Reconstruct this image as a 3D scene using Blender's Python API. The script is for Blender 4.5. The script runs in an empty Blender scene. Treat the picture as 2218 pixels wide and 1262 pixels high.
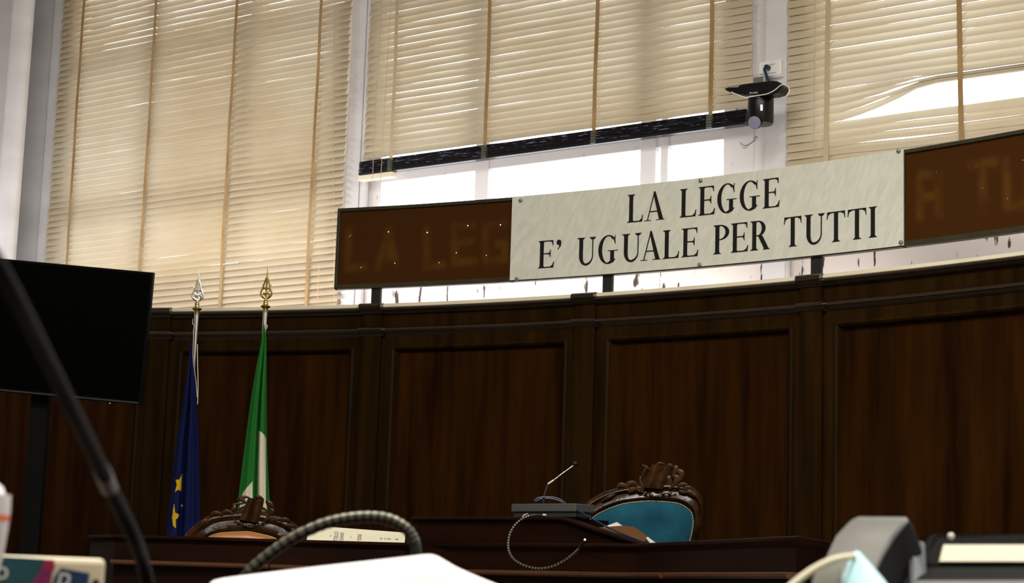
import bpy, bmesh, math, random
from mathutils import Vector as V, Matrix
random.seed(7)
# ------------------------------------------------------------------ camera
f = 4040.0; pit = math.atan(649/f); rol = .0315; EYE = .92
cp, sp, cr, sr = math.cos(pit), math.sin(pit), math.cos(rol), math.sin(rol)
FW = V((0, cp, sp)); R0 = V((1, 0, 0)); U0 = V((0, -sp, cp))
RT = R0*cr + U0*sr; UP = -R0*sr + U0*cr
CAM = V((0, 0, EYE))
sc = bpy.context.scene
cd = bpy.data.cameras.new('camera'); cam = bpy.data.objects.new('camera', cd)
sc.collection.objects.link(cam); sc.camera = cam
M3 = Matrix((RT, UP, -FW)).transposed()
cam.matrix_world = Matrix.Translation(CAM) @ M3.to_4x4()
cd.sensor_width = 36; cd.lens = 36*f/2218; cd.clip_start = .02; cd.clip_end = 200
cd.dof.use_dof = True; cd.dof.focus_distance = 9.6; cd.dof.aperture_fstop = 20
# ------------------------------------------------------------------ light
sc.view_settings.view_transform = 'Standard'; sc.view_settings.look = 'None'
sc.view_settings.exposure = 0.42; sc.view_settings.gamma = 1
wd = bpy.data.worlds.new('overcast_sky'); sc.world = wd; wd.use_nodes = True
bg = wd.node_tree.nodes['Background']
bg.inputs[0].default_value = (.90, .94, 1.0, 1); bg.inputs[1].default_value = 4.0
sc.cycles.max_bounces = 7; sc.cycles.transparent_max_bounces = 12
sc.cycles.sample_clamp_indirect = 6

def ceiling_light(x, y, z, sx, sy, power, col=(1, .955, .87)):
    ld = bpy.data.lights.new('ceiling_lamp_light', 'AREA'); ld.shape = 'RECTANGLE'
    ld.size = sx; ld.size_y = sy; ld.energy = power; ld.color = col
    o = bpy.data.objects.new('ceiling_lamp_light', ld); o.location = (x, y, z)
    sc.collection.objects.link(o)
for (x, y, pw) in ((-3.6, 4.2, 85), (-.6, 4.6, 160), (1.9, 3.4, 160), (-1.6, 1.2, 150), (1.6, .2, 150)):
    ceiling_light(x, y, 5.95, 2.4, .2, pw)
# fluorescent battens lying on the back of the panelling, shining up at the window wall
for th_, pw in ((3, 10), (8, 11), (12.5, 9), (17.5, 8), (23, 7), (28.5, 5), (34, 3.5), (40, 2.2), (47, 2)):
    ld = bpy.data.lights.new('cornice_tube_light', 'AREA'); ld.shape = 'RECTANGLE'; ld.size = .75; ld.size_y = .05; ld.energy = pw; ld.color = (1, .94, .91)
    o = bpy.data.objects.new('cornice_tube_light', ld); t_ = math.radians(th_)
    o.location = (-4.3123+9.13*math.sin(t_), 2.5585+9.13*math.cos(t_), 2.40)
    o.rotation_euler = Matrix(((math.cos(t_), 0, 0), (-math.sin(t_), 0, 0), (0, 0, 0))).to_3x3().to_euler() if False else (math.radians(158), 0, -t_)
    sc.collection.objects.link(o)

# added unseen lamp behind the panelling, placed to brighten the white pillar
ld = bpy.data.lights.new('pillar_fill_light', 'AREA'); ld.shape = 'RECTANGLE'; ld.size = .08; ld.size_y = .6; ld.energy = 20; ld.color = (1, .97, 1)
o = bpy.data.objects.new('pillar_fill_light', ld); sc.collection.objects.link(o)
_a = math.radians(35.4); _u, _v = -11.66, 1.25
o.location = (math.cos(_a)*_u+math.sin(_a)*(8.95-_v), -math.sin(_a)*_u+math.cos(_a)*(8.95-_v), 2.6)
o.rotation_euler = V((math.cos(_a)*.75+math.sin(_a)*.6, -math.sin(_a)*.75+math.cos(_a)*.6, .35)).to_track_quat('-Z', 'Z').to_euler()
# ------------------------------------------------------------------ maths
def ray(x, y): return FW + RT*((x-1109)/f) - UP*((y-631)/f)
def at(x, y, Y): d = ray(x, y); return CAM + d*(Y/d.y)
def Pz(x, y, z): d = ray(x, y); return CAM + d*((z-EYE)/d.z)
def pl(x, y, A, N): d = ray(x, y); return CAM + d*((A-CAM).dot(N)/d.dot(N))
AN = math.radians(35.4); WN = V((math.sin(AN), math.cos(AN), 0)); WD = V((math.cos(AN), -math.sin(AN), 0)); WC = 8.95
def wp(u, v, z): return WD*u + WN*(WC-v) + V((0, 0, z))
def W(x, y, v=0):
    d = ray(x, y); q = CAM + d*((WC-v-WN.dot(CAM))/WN.dot(d)); return q.dot(WD), q.z
CX, CY = -4.3123, 2.5585
def cyl(r, th, z): t = math.radians(th); return V((CX+r*math.sin(t), CY+r*math.cos(t), z))
def S(x, y, r):
    d = ray(x, y); a = d.x**2+d.y**2; b = 2*(d.x*(CAM.x-CX)+d.y*(CAM.y-CY)); c = (CAM.x-CX)**2+(CAM.y-CY)**2-r*r
    t = (-b+math.sqrt(b*b-4*a*c))/(2*a); q = CAM+d*t
    return math.degrees(math.atan2(q.x-CX, q.y-CY)), q.z

# ------------------------------------------------------------------ materials
def mat(name, col, rough=.5, spec=.5, metal=0, noise=None, bump=None, trans=0, emis=None, coat=0):
    m = bpy.data.materials.new(name); m.use_nodes = True; nt = m.node_tree; N = nt.nodes; L = nt.links
    b = N['Principled BSDF']; b.inputs['Base Color'].default_value = (*col, 1)
    b.inputs['Roughness'].default_value = rough; b.inputs['Specular IOR Level'].default_value = spec
    b.inputs['Metallic'].default_value = metal; b.inputs['Coat Weight'].default_value = coat
    b.inputs['Coat Roughness'].default_value = .12
    if noise or bump: tc = N.new('ShaderNodeTexCoord')
    if noise:   # (scale xyz, detail, colour2, lo, hi)
        scl, det, c2, lo, hi = noise
        mp = N.new('ShaderNodeMapping'); mp.inputs['Scale'].default_value = scl; L.new(tc.outputs['Object'], mp.inputs[0])
        n = N.new('ShaderNodeTexNoise'); n.inputs['Scale'].default_value = 1; n.inputs['Detail'].default_value = det
        L.new(mp.outputs[0], n.inputs['Vector'])
        r = N.new('ShaderNodeMapRange'); r.inputs[1].default_value = lo; r.inputs[2].default_value = hi; L.new(n.outputs[0], r.inputs[0])
        x = N.new('ShaderNodeMix'); x.data_type = 'RGBA'; x.inputs[6].default_value = (*col, 1); x.inputs[7].default_value = (*c2, 1)
        L.new(r.outputs[0], x.inputs[0]); L.new(x.outputs[2], b.inputs['Base Color'])
    if bump:
        scl, st = bump
        mp = N.new('ShaderNodeMapping'); mp.inputs['Scale'].default_value = scl; L.new(tc.outputs['Object'], mp.inputs[0])
        n = N.new('ShaderNodeTexNoise'); n.inputs['Scale'].default_value = 1; n.inputs['Detail'].default_value = 4
        L.new(mp.outputs[0], n.inputs['Vector'])
        bb = N.new('ShaderNodeBump'); bb.inputs['Strength'].default_value = st; bb.inputs['Distance'].default_value = .01
        L.new(n.outputs[0], bb.inputs['Height']); L.new(bb.outputs[0], b.inputs['Normal'])
    if trans:
        t = N.new('ShaderNodeBsdfTranslucent'); mx = N.new('ShaderNodeMixShader'); mx.inputs[0].default_value = trans
        if noise: L.new(x.outputs[2], t.inputs[0])
        else: t.inputs[0].default_value = (*col, 1)
        L.new(b.outputs[0], mx.inputs[1]); L.new(t.outputs[0], mx.inputs[2]); L.new(mx.outputs[0], N['Material Output'].inputs[0])
    if emis: b.inputs['Emission Color'].default_value = (*emis[0], 1); b.inputs['Emission Strength'].default_value = emis[1]
    return m
def wood(name, c1, c2, rough=.32, spec=.4, s=(15, 15, 1.1)):
    return mat(name, c1, rough, spec, noise=(s, 6, c2, .3, .72), bump=((40, 40, 4), .06))
m_wood = wood('walnut_veneer', (.0100, .0032, .0003), (.034, .0112, .0010), .36, .04)
m_wood2 = wood('walnut_frame', (.0095, .0043, .0007), (.026, .0112, .0015), .32, .06)
m_gloss = wood('varnished_moulding', (.010, .0045, .0014), (.022, .010, .003), .13, .75)
m_gloss.node_tree.nodes['Principled BSDF'].inputs['Coat Weight'].default_value = 1
m_bench = wood('mahogany_bench', (.006, .0018, .0007), (.017, .0048, .0016), .42, .06, (2, 2, 14))
m_ledge = wood('paler_mahogany', (.040, .014, .005), (.085, .030, .010), .3, .5, (3, 3, 14))  # paler red-brown than the bench fronts
m_carve = mat('polished_carved_wood', (.016, .0062, .0018), .17, .2, noise=((16, 16, 16), 6, (.050, .020, .0055), .35, .7), bump=((60, 60, 60), .08))
m_slat = mat('aged_blind_slat', (.53, .435, .29), .38, .35, noise=((1.1, 1.1, 1.6), 3, (.62, .55, .42), .3, .7), trans=.13)
m_tape = mat('ladder_tape_cloth', (.30, .18, .075), .9, .1, noise=((3, 3, 5), 3, (.40, .27, .13), .3, .7), bump=((300, 300, 500), .2))
m_tape2 = mat('faded_tape_cloth', (.52, .42, .27), .9, .1, bump=((300, 300, 500), .2))
m_white = mat('old_white_paint', (.70, .695, .71), .45, .4, noise=((2, 2, 5), 5, (.60, .59, .60), .35, .7))
m_peel = mat('peeling_white_paint', (.74, .68, .65), .5, .3, noise=((26, 26, 5), 7, (.07, .05, .04), .63, .67))
m_frame = mat('white_window_paint', (.74, .72, .74), .4, .4, noise=((16, 16, 10), 6, (.22, .18, .17), .66, .74))
m_wall = mat('plaster_wall', (.50, .47, .42), .8, .2, bump=((30, 30, 30), .1))
m_ceil = mat('plaster_ceiling', (.62, .60, .55), .9, .1, noise=((1, 1, 1), 3, (.58, .56, .51), .3, .7))
m_floor = mat('stone_floor', (.10, .085, .07), .4, .4, noise=((3, 3, 3), 5, (.14, .12, .10), .3, .7))
m_cream = mat('cream_ledge_paint', (.78, .72, .55), .35, .5, noise=((5, 5, 5), 4, (.70, .62, .45), .4, .7))
m_dark = mat('backlit_dark_slat', (.012, .011, .016), .16, .8, noise=((14, 14, 220), 5, (.36, .37, .50), .60, .68))  # backlit shade and shining slat edges put into the colour, with some dirt
m_rail = mat('black_rail', (.006, .006, .009), .25, .6)
m_bronze = mat('dark_olive_frame', (.028, .024, .011), .35, .5, noise=((20, 20, 20), 4, (.045, .038, .016), .3, .7))
m_postm = mat('black_iron', (.012, .011, .009), .5, .4)
m_ink = mat('black_lettering', (.006, .006, .005), .5, .3)
m_stud = mat('steel_stud', (.30, .31, .27), .35, .5, metal=.85)
m_black = mat('black_plastic', (.0035, .0035, .004), .32, .3)
m_screen = mat('tv_screen', (.0008, .0009, .0006), .3, .02)
m_tvb = mat('tv_bezel', (.0015, .0015, .0014), .5, .06)
m_matt = mat('matt_black_plastic', (.004, .004, .004), .8, .05)
m_silver = mat('polished_aluminium', (.75, .75, .78), .2, .5, metal=1)
m_brass = mat('polished_brass', (.62, .47, .16), .2, .5, metal=1)
m_brassd = mat('old_brass', (.36, .25, .07), .28, .5, metal=1)
m_pale = mat('nickel_plate', (.80, .78, .72), .18, .5, metal=1)
m_blue = mat('blue_flag_cloth', (.002, .006, .052), .75, .15, bump=((400, 400, 400), .15))
m_star = mat('yellow_flag_cloth', (.62, .38, .010), .75, .15)
m_green = mat('green_flag_cloth', (.012, .135, .018), .75, .15, bump=((400, 400, 400), .15))
m_wcloth = mat('white_flag_cloth', (.62, .58, .44), .8, .15)
m_teal = mat('teal_velvet', (.0045, .042, .070), .85, .12, noise=((9, 9, 9), 4, (.009, .072, .110), .3, .7))
m_tan = mat('tan_leather', (.42, .16, .045), .35, .5)
m_nail = mat('brass_nails', (.30, .23, .11), .35, .5, metal=1)
m_grey = mat('grey_plastic', (.055, .058, .056), .45, .4)
m_greyd = mat('dark_grey_plastic', (.020, .022, .020), .45, .4)
m_cableb = mat('blue_cable', (.006, .022, .065), .35, .5)
m_cablek = mat('black_cable', (.006, .007, .009), .35, .5)
m_paper = mat('white_paper', (.66, .645, .64), .8, .2)
m_page = mat('cream_paper', (.72, .68, .52), .8, .2)
m_print = mat('grey_print', (.22, .20, .19), .8, .1)
m_folder = mat('brown_folder', (.095, .040, .013), .7, .08)
m_box = mat('white_plastic', (.80, .79, .76), .4, .4)
m_lens = mat('pale_lens_glass', (.22, .23, .33), .12, .8)
m_led = mat('status_light', (.9, .9, .9), .3, .5, emis=((1, 1, 1), .7))
m_gold = mat('gooseneck_ring_metal', (.34, .32, .22), .3, .5, metal=.8)
m_phone = mat('grey_phone_plastic', (.115, .112, .10), .35, .4)
m_lcd = mat('phone_display', (.33, .29, .15), .35, .4)
m_maskb = mat('light_blue_fabric', (.50, .78, .85), .85, .1)
m_maskc = mat('cream_fabric', (.72, .67, .50), .85, .1)
m_btl = mat('white_bottle', (.80, .74, .78), .3, .5)
m_orange = mat('orange_band', (.80, .14, .03), .4, .4)
m_tealp = mat('teal_print', (.008, .075, .095), .45, .4, noise=((30, 30, 30), 2, (.006, .03, .10), .4, .65))
m_mag = mat('magenta_print', (.42, .006, .06), .45, .4, noise=((60, 60, 60), 2, (.17, .01, .10), .35, .65))
m_navy = mat('navy_print', (.006, .03, .11), .45, .4)
m_cardb = mat('cream_card', (.74, .66, .48), .5, .3)
def marble():
    m = mat('marble_plaque', (.56, .58, .46), .25, .4); nt = m.node_tree; N = nt.nodes; L = nt.links; b = N['Principled BSDF']
    tc = N.new('ShaderNodeTexCoord'); r1 = N.new('ShaderNodeMapping'); r1.inputs['Rotation'].default_value = (0, math.radians(-32), math.radians(38)); L.new(tc.outputs['Object'], r1.inputs[0])
    mp = N.new('ShaderNodeMapping'); mp.inputs['Scale'].default_value = (46, 16, 12); L.new(r1.outputs[0], mp.inputs[0])
    n = N.new('ShaderNodeTexNoise'); n.inputs['Scale'].default_value = 1; n.inputs['Detail'].default_value = 7; L.new(mp.outputs[0], n.inputs['Vector'])
    c = N.new('ShaderNodeValToRGB'); L.new(n.outputs[0], c.inputs[0])
    e = c.color_ramp.elements; e[0].position = .34; e[0].color = (.66, .67, .57, 1); e[1].position = .62; e[1].color = (.75, .75, .66, 1)
    L.new(c.outputs[0], b.inputs['Base Color']); return m
m_marble = marble()
def glassmat():
    m = bpy.data.materials.new('window_glass'); m.use_nodes = True; N = m.node_tree.nodes; L = m.node_tree.links
    N.remove(N['Principled BSDF']); t = N.new('ShaderNodeBsdfTransparent'); g = N.new('ShaderNodeBsdfGlossy'); g.inputs['Roughness'].default_value = .02
    fr = N.new('ShaderNodeFresnel'); fr.inputs[0].default_value = 1.3; mx = N.new('ShaderNodeMixShader')
    L.new(fr.outputs[0], mx.inputs[0]); L.new(t.outputs[0], mx.inputs[1]); L.new(g.outputs[0], mx.inputs[2]); L.new(mx.outputs[0], N['Material Output'].inputs[0]); return m
m_glass = glassmat()
def ghostmat():
    m = mat('brown_sign_board', (.05, .014, .002), .5, .10); N = m.node_tree.nodes; L = m.node_tree.links; b = N['Principled BSDF']
    a = N.new('ShaderNodeAttribute'); a.attribute_name = 'stain'
    x = N.new('ShaderNodeMix'); x.data_type = 'RGBA'; x.inputs[6].default_value = (.052, .0165, .0012, 1); x.inputs[7].default_value = (.092, .036, .003, 1)
    tc = N.new('ShaderNodeTexCoord'); n = N.new('ShaderNodeTexNoise'); n.inputs['Scale'].default_value = 9; n.inputs['Detail'].default_value = 4; L.new(tc.outputs['Object'], n.inputs['Vector'])
    k = N.new('ShaderNodeMath'); k.operation = 'MULTIPLY'; r = N.new('ShaderNodeMapRange'); r.inputs[1].default_value = .25; r.inputs[2].default_value = .6; L.new(n.outputs[0], r.inputs[0])
    L.new(a.outputs['Fac'], k.inputs[0]); L.new(r.outputs[0], k.inputs[1]); L.new(k.outputs[0], x.inputs[0]); L.new(x.outputs[2], b.inputs['Base Color']); return m
m_ghost = ghostmat()

# ------------------------------------------------------------------ mesh helpers
class MB:
    def __init__(s): s.v = []; s.f = []; s.m = []
    def add(s, vs, fs, mi=0):
        o = len(s.v); s.v += [V(p) for p in vs]
        for q in fs: s.f.append(tuple(o+i for i in q)); s.m.append(mi)
    def frame_box(s, fn, a0, a1, b0, b1, c0, c1, mi=0):
        vs = [fn(a, b, c) for a in (a0, a1) for b in (b0, b1) for c in (c0, c1)]
        s.add(vs, [(0, 1, 3, 2), (4, 6, 7, 5), (0, 4, 5, 1), (2, 3, 7, 6), (0, 2, 6, 4), (1, 5, 7, 3)], mi)
    def box(s, x0, x1, y0, y1, z0, z1, mi=0): s.frame_box(lambda a, b, c: V((a, b, c)), x0, x1, y0, y1, z0, z1, mi)
    def wbox(s, u0, u1, v0, v1, z0, z1, mi=0): s.frame_box(wp, u0, u1, v0, v1, z0, z1, mi)
    def loft(s, rings, closed=True, caps=True, mi=0):
        n = len(rings[0]); o = len(s.v)
        for r in rings: s.v += [V(p) for p in r]
        for i in range(len(rings)-1):
            for j in range(n if closed else n-1):
                k = (j+1) % n
                s.f.append((o+i*n+j, o+i*n+k, o+(i+1)*n+k, o+(i+1)*n+j)); s.m.append(mi)
        if caps and closed:
            s.f.append(tuple(o+j for j in reversed(range(n)))); s.m.append(mi)
            s.f.append(tuple(o+(len(rings)-1)*n+j for j in range(n))); s.m.append(mi)
    def tube(s, pts, rad, seg=10, mi=0, sx=1, sy=1, up=None):
        pts = [V(p) for p in pts]; rs = rad if isinstance(rad, (list, tuple)) else [rad]*len(pts)
        rings = []; nrm = None
        for i, p in enumerate(pts):
            t = (pts[min(i+1, len(pts)-1)]-pts[max(i-1, 0)]).normalized()
            if up is not None: nrm = (up - t*up.dot(t)).normalized()
            elif nrm is None:
                a = V((0, 0, 1)) if abs(t.z) < .9 else V((1, 0, 0)); nrm = (a-t*a.dot(t)).normalized()
            else: nrm = (nrm-t*nrm.dot(t)).normalized()
            bn = t.cross(nrm)
            rings.append([p+nrm*(rs[i]*sx*math.cos(2*math.pi*k/seg))+bn*(rs[i]*sy*math.sin(2*math.pi*k/seg)) for k in range(seg)])
        s.loft(rings, mi=mi)
    def lathe(s, c, prof, ax=V((0, 0, 1)), seg=20, mi=0):
        ax = V(ax).normalized(); a = V((1, 0, 0)) if abs(ax.x) < .9 else V((0, 1, 0)); x = (a-ax*a.dot(ax)).normalized(); y = ax.cross(x)
        s.loft([[V(c)+ax*h+(x*math.cos(2*math.pi*k/seg)+y*math.sin(2*math.pi*k/seg))*max(r, 1e-5) for k in range(seg)] for r, h in prof], mi=mi)
    def ball(s, c, rx, ry=None, rz=None, X=V((1, 0, 0)), Y=V((0, 1, 0)), Z=V((0, 0, 1)), seg=12, mi=0):
        ry = ry or rx; rz = rz or rx; rings = []
        for i in range(1, 8):
            a = math.pi*i/8
            rings.append([V(c)+X*(rx*math.sin(a)*math.cos(2*math.pi*k/seg))+Y*(ry*math.sin(a)*math.sin(2*math.pi*k/seg))+Z*(rz*math.cos(a)) for k in range(seg)])
        s.loft(rings, mi=mi)
    def prism(s, pts, ext, mi=0):
        n = len(pts); a = [V(p) for p in pts]; b = [p+ext for p in a]
        s.add(a+b, [tuple(range(n)), tuple(reversed(range(n, 2*n)))]+[(i, i+n, (i+1) % n+n, (i+1) % n) for i in range(n)], mi)
    def arc(s, t0, t1, prof, step=.5, mi=0):
        n = max(1, int(abs(t1-t0)/step)); s.loft([[cyl(r, t0+(t1-t0)*i/n, z) for r, z in prof] for i in range(n+1)], mi=mi)
    def build(s, name, mats, parent=None, smooth=False, bevel=0, label=None):
        me = bpy.data.meshes.new(name); me.from_pydata([tuple(p) for p in s.v], [], s.f)
        for m in (mats if isinstance(mats, (list, tuple)) else [mats]): me.materials.append(m)
        for i, p in enumerate(me.polygons): p.material_index = s.m[i]
        bm = bmesh.new(); bm.from_mesh(me); bmesh.ops.recalc_face_normals(bm, faces=bm.faces); bm.to_mesh(me); bm.free()
        o = bpy.data.objects.new(name, me); sc.collection.objects.link(o)
        if smooth:
            for p in me.polygons: p.use_smooth = True
            me.set_sharp_from_angle(angle=math.radians(smooth if smooth is not True else 40))
        if bevel:
            b = o.modifiers.new('bevel', 'BEVEL'); b.width = bevel; b.segments = 2; b.limit_method = 'ANGLE'
        if parent is not None: o.parent = parent; o.matrix_parent_inverse = Matrix.Translation(parent.location).inverted()
        if label: o['label'] = label
        return o
def tag(o, label, cat, group=None, kind=None):
    o['label'] = label; o['category'] = cat
    if group: o['group'] = group
    if kind: o['kind'] = kind
    return o
def thing(name, loc, label, cat, group=None, kind=None):
    o = bpy.data.objects.new(name, None); o.empty_display_size = .1; o.location = loc; sc.collection.objects.link(o)
    return tag(o, label, cat, group, kind)
def struct(o, label, cat='wall'): return tag(o, label, cat, kind='structure')
def catmull(P, n=6):
    P = [V(p) for p in P]; out = []
    for i in range(len(P)-1):
        a, b, c, d = P[max(i-1, 0)], P[i], P[i+1], P[min(i+2, len(P)-1)]
        for k in range(n):
            t = k/n; out.append(.5*((2*b)+(c-a)*t+(2*a-5*b+4*c-d)*t*t+(3*b-a-3*c+d)*t**3))
    return out+[P[-1]]
def textmesh(body, size):
    cu = bpy.data.curves.new('lettering', 'FONT'); cu.body = body; cu.size = size; cu.align_x = 'CENTER'; cu.align_y = 'CENTER'
    o = bpy.data.objects.new('lettering', cu); sc.collection.objects.link(o); dg = bpy.context.evaluated_depsgraph_get(); dg.update()
    me = o.evaluated_get(dg).to_mesh(); vs = [v.co.copy() for v in me.vertices]; fs = [tuple(p.vertices) for p in me.polygons]
    o.evaluated_get(dg).to_mesh_clear(); bpy.data.objects.remove(o); bpy.data.curves.remove(cu); return vs, fs
def inpoly(x, y, P):
    c = False; j = len(P)-1
    for i in range(len(P)):
        if (P[i][1] > y) != (P[j][1] > y) and x < (P[j][0]-P[i][0])*(y-P[i][1])/(P[j][1]-P[i][1])+P[i][0]: c = not c
        j = i
    return c
def lerp(tab, y):
    for (a, b), (c, d) in zip(tab, tab[1:]):
        if y <= c: return b+(d-b)*(y-a)/(c-a)
    return tab[-1][1]

# ------------------------------------------------------------------ room shell
UL, UR, VB, ZC = -11.75, 3.2, 12.5, 6.1
b = MB(); b.wbox(UL, UR, -.35, VB, -.12, 0); struct(b.build('floor', m_floor), 'dark stone courtroom floor', 'floor')
b = MB(); b.wbox(UL, UR, -.35, VB, ZC, ZC+.12); struct(b.build('ceiling', m_ceil), 'plain plaster ceiling', 'ceiling')
b = MB(); b.wbox(UL-.15, UL, -.35, VB, 0, ZC); struct(b.build('wall_left', m_wall), 'plaster side wall at the left', 'wall')
b = MB(); b.wbox(UR, UR+.15, -.35, VB, 0, ZC); struct(b.build('wall_right', m_wall), 'plaster side wall at the right', 'wall')
b = MB(); b.wbox(UL, UR, VB, VB+.15, 0, ZC); struct(b.build('wall_front', m_wall), 'plaster wall of the public end', 'wall')
SILL, HEAD = 2.92, 5.75
WIN = [(-10.50, -7.76), (-7.60, -4.736), (-4.50, -1.70), (-1.45, 1.35)]
b = MB()
b.wbox(UL, UR, -.35, -.08, 0, SILL); b.wbox(UL, UR, -.35, -.06, HEAD, ZC)
e = [UL]+[x for w_ in WIN for x in w_]+[UR]
for i in range(0, len(e), 2): b.wbox(e[i], e[i+1], -.35, -.06, SILL, HEAD)
struct(b.build('wall_back', m_peel), 'white painted window wall, paint flaking under the windows', 'wall')
b = MB()
for pts, r_s in ((((1604, 308), (1612, 316), (1624, 312), (1633, 305), (1636, 303)), .004), (((1606, 318), (1614, 321), (1622, 315)), .003), (((1600, 303), (1605, 312), (1603, 318)), .0022), (((1618, 300), (1630, 298), (1640, 300)), .0015)):
    c_ = catmull([wp(W(x, y, -.0875)[0], -.0875, W(x, y, -.0875)[1]) for x, y in pts], 5)
    b.tube(c_, [r_s*(.4+.6*math.sin(math.pi*i/len(c_))) for i in range(len(c_))], 6)
scuff = b
# pier faces between windows
b = MB(); b.wbox(-4.708, -4.552, -.06, -.028, 2.0, ZC); b.wbox(-4.695, -4.565, -.03, -.018, 2.0, ZC)
struct(b.build('trim_1', m_white, bevel=.004), 'white pier carrying the video camera', 'trim')
b = MB(); b.wbox(-7.73, -7.62, -.06, -.035, 2.0, ZC); b.wbox(-7.606, -7.56, -.06, -.03, 2.0, ZC); b.wbox(-7.62, -7.606, -.06, -.052, 2.0, ZC)
struct(b.build('trim_2', m_white, bevel=.003), 'narrow white pier with a groove between the two left blinds', 'trim')
uc = W(66, 0, .3)[0]; ul_ = W(27, 0, .35)[0]
b = MB(); b.loft([[wp(u, v, z) for u, v in ((UL, .24), (UL, .31), (ul_-.035, .31), (ul_, .35), (ul_+.02, .36), (uc-.10, .36), (uc-.04, .345), (uc-.005, .31), (uc, .28), (uc-.02, .24))] for z in (0, ZC)])
struct(b.build('trim_3', m_white, smooth=50), 'broad white rounded pillar at the left edge', 'trim')
b = MB(); b.wbox(uc-.12, -10.54, -.06, -.03, 0, ZC); b.wbox(UL, uc-.12, -.06, -.055, 0, ZC)
struct(b.build('trim_4', m_white, bevel=.004), 'flat white jamb between left pillar and first blind', 'trim')
b = MB(); b.wbox(-1.66, -1.48, -.06, -.02, 2.0, ZC)
struct(b.build('trim_5', m_white, bevel=.004), 'white pier right of the third window', 'trim')

def window(k, u0, u1, mulls, label, tz=3.478):
    root = thing('window_%d' % k, wp((u0+u1)/2, -.15, SILL), label, 'window', kind='structure')
    fb = MB(); V0, V1 = -.17, -.09
    fb.wbox(u0, u0+.11, V0, V1, SILL, HEAD); fb.wbox(u1-.10, u1, V0, V1, SILL, HEAD)
    fb.wbox(u0, u1, V0, V1-.002, SILL, SILL+.10); fb.wbox(u0, u1, V0, V1-.002, HEAD-.10, HEAD)
    fb.wbox(u0, u1, V0, V1-.004, tz, tz+.122); fb.wbox(u0, u1, V0+.01, V1-.01, 4.62, 4.68)
    for a, c in mulls: fb.wbox(a, c, V0, V1+.004, SILL, HEAD)
    o = fb.build('window_frame', m_frame, root, bevel=.004)
    gb = MB(); gb.wbox(u0+.05, u1-.05, -.142, -.138, SILL+.05, HEAD-.05); gb.build('window_pane', m_glass, root)
    return root
window(1, *WIN[0], [(-9.62, -9.52), (-8.70, -8.60)], 'left window behind the fully lowered blind')
w2_ = window(2, *WIN[1], [(-6.73, -6.63), (-5.538, -5.438), (-5.401, -5.354), (-4.99, -4.80)], 'middle window, its panes showing under the raised blind')
scuff.build('paint_scuff', m_print, w2_, label='dark scuff in the white paint')
window(3, *WIN[2], [(-3.10, -3.00), (-2.2, -2.1)], 'right window showing through the broken blind', 3.22)
window(4, *WIN[3], [(-.55, -.45), (.45, .55)], 'fourth window beyond the right edge')

# ------------------------------------------------------------------ blinds
PITCH = .0453
def slat_blind(u0, u1, zlo, zhi, tiltf, extra=None, jit=.002):
    sb = MB(); k = 0; z = zhi
    nu = 26
    while z > zlo:
        rg = []; jt = random.gauss(0, .8); jz = random.gauss(0, jit*.4); js = random.uniform(0, 6)
        for i in range(nu+1):
            u = u0+(u1-u0)*i/nu + (random.uniform(-.006, .006) if i in (0, nu) else 0)
            dz, tl, dv = 0, tiltf(z, u)+jt*1.2+1.0*math.sin(u*2.3+js), 0
            if extra: dz, tl, dv = extra(k, z, u, tl)
            t = math.radians(tl); dz += jz+.0012*math.sin(u*5+js)
            ring = []
            for q in (-1, -.6, -.2, .2, .6, 1):
                bq = .0068*(1-q*q); h = q*.0290
                ring.append(wp(u, dv+h*math.cos(t)+bq*math.sin(t), z+dz-h*math.sin(t)+bq*math.cos(t)))
            rg.append(ring)
        sb.loft(rg, closed=False); z -= PITCH; k += 1
    return sb
def tape(b, u, z0, z1, v=.029, w_=.012, sw=.008):
    n = 30; ph = random.uniform(0, 6)
    r = []
    for i in range(n+1):
        z = z0+(z1-z0)*i/n; uu = u+sw*math.sin(z*2.2+ph)*.5
        vv = v+.002*math.sin(z*9+ph)
        r.append([wp(uu-w_, vv, z), wp(uu+w_, vv, z), wp(uu+w_, vv+.0012, z), wp(uu-w_, vv+.0012, z)])
    b.loft(r)
    # far side of the ladder and its rungs
def rungs(b, u, z0, z1, w_=.010, side=1):
    z = z0
    while z < z1:
        uu = u+side*.014
        b.tube([wp(uu, .026, z), wp(uu+.004, .0, z+.016), wp(uu+.003, -.02, z+.03)], .0016, 5); z += PITCH
def cord(b, pts, r=.0018): b.tube(pts, r, 6)

bl1 = thing('venetian_blind', wp(-9.12, 0, 2.6), 'beige venetian blind lowered fully over the left window, four brown tapes', 'blind', 'beige venetian blinds over the windows')
t1 = lambda z, u: 67.5+3*math.exp(-((z-4.0)/.6)**2)-9*max(0, min(1, (3.15-z)/.2))
slat_blind(-10.535, -7.72, 2.62, 5.68, t1).build('slats', m_slat, bl1, smooth=60)
for u in (-10.279, -9.522, -8.732, -7.963):
    b = MB(); tape(b, u, 2.6, 5.7); b.build('ladder_tape', m_tape, bl1)
    b = MB(); rungs(b, u, 2.62, 5.68); b.build('ladder_rungs', m_tape2, bl1)
b = MB(); b.wbox(-10.54, -7.715, -.02, .02, 2.57, 2.60); b.build('bottom_rail', m_slat, bl1, bevel=.004)
b = MB(); b.wbox(-10.54, -7.715, -.03, .03, 5.69, 5.76); b.build('head_rail', m_slat, bl1, bevel=.004)
b = MB(); cord(b, [wp(*[W(724, 0, .05)[0], .05, 5.7]), wp(W(724, 0, .05)[0], .05, W(724, 0, .05)[1]), wp(W(722, 330, .05)[0], .05, W(722, 330, .05)[1]), wp(W(724, 655, .05)[0], .05, W(724, 655, .05)[1])]); b.build('pull_cord', m_tape2, bl1)
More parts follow.
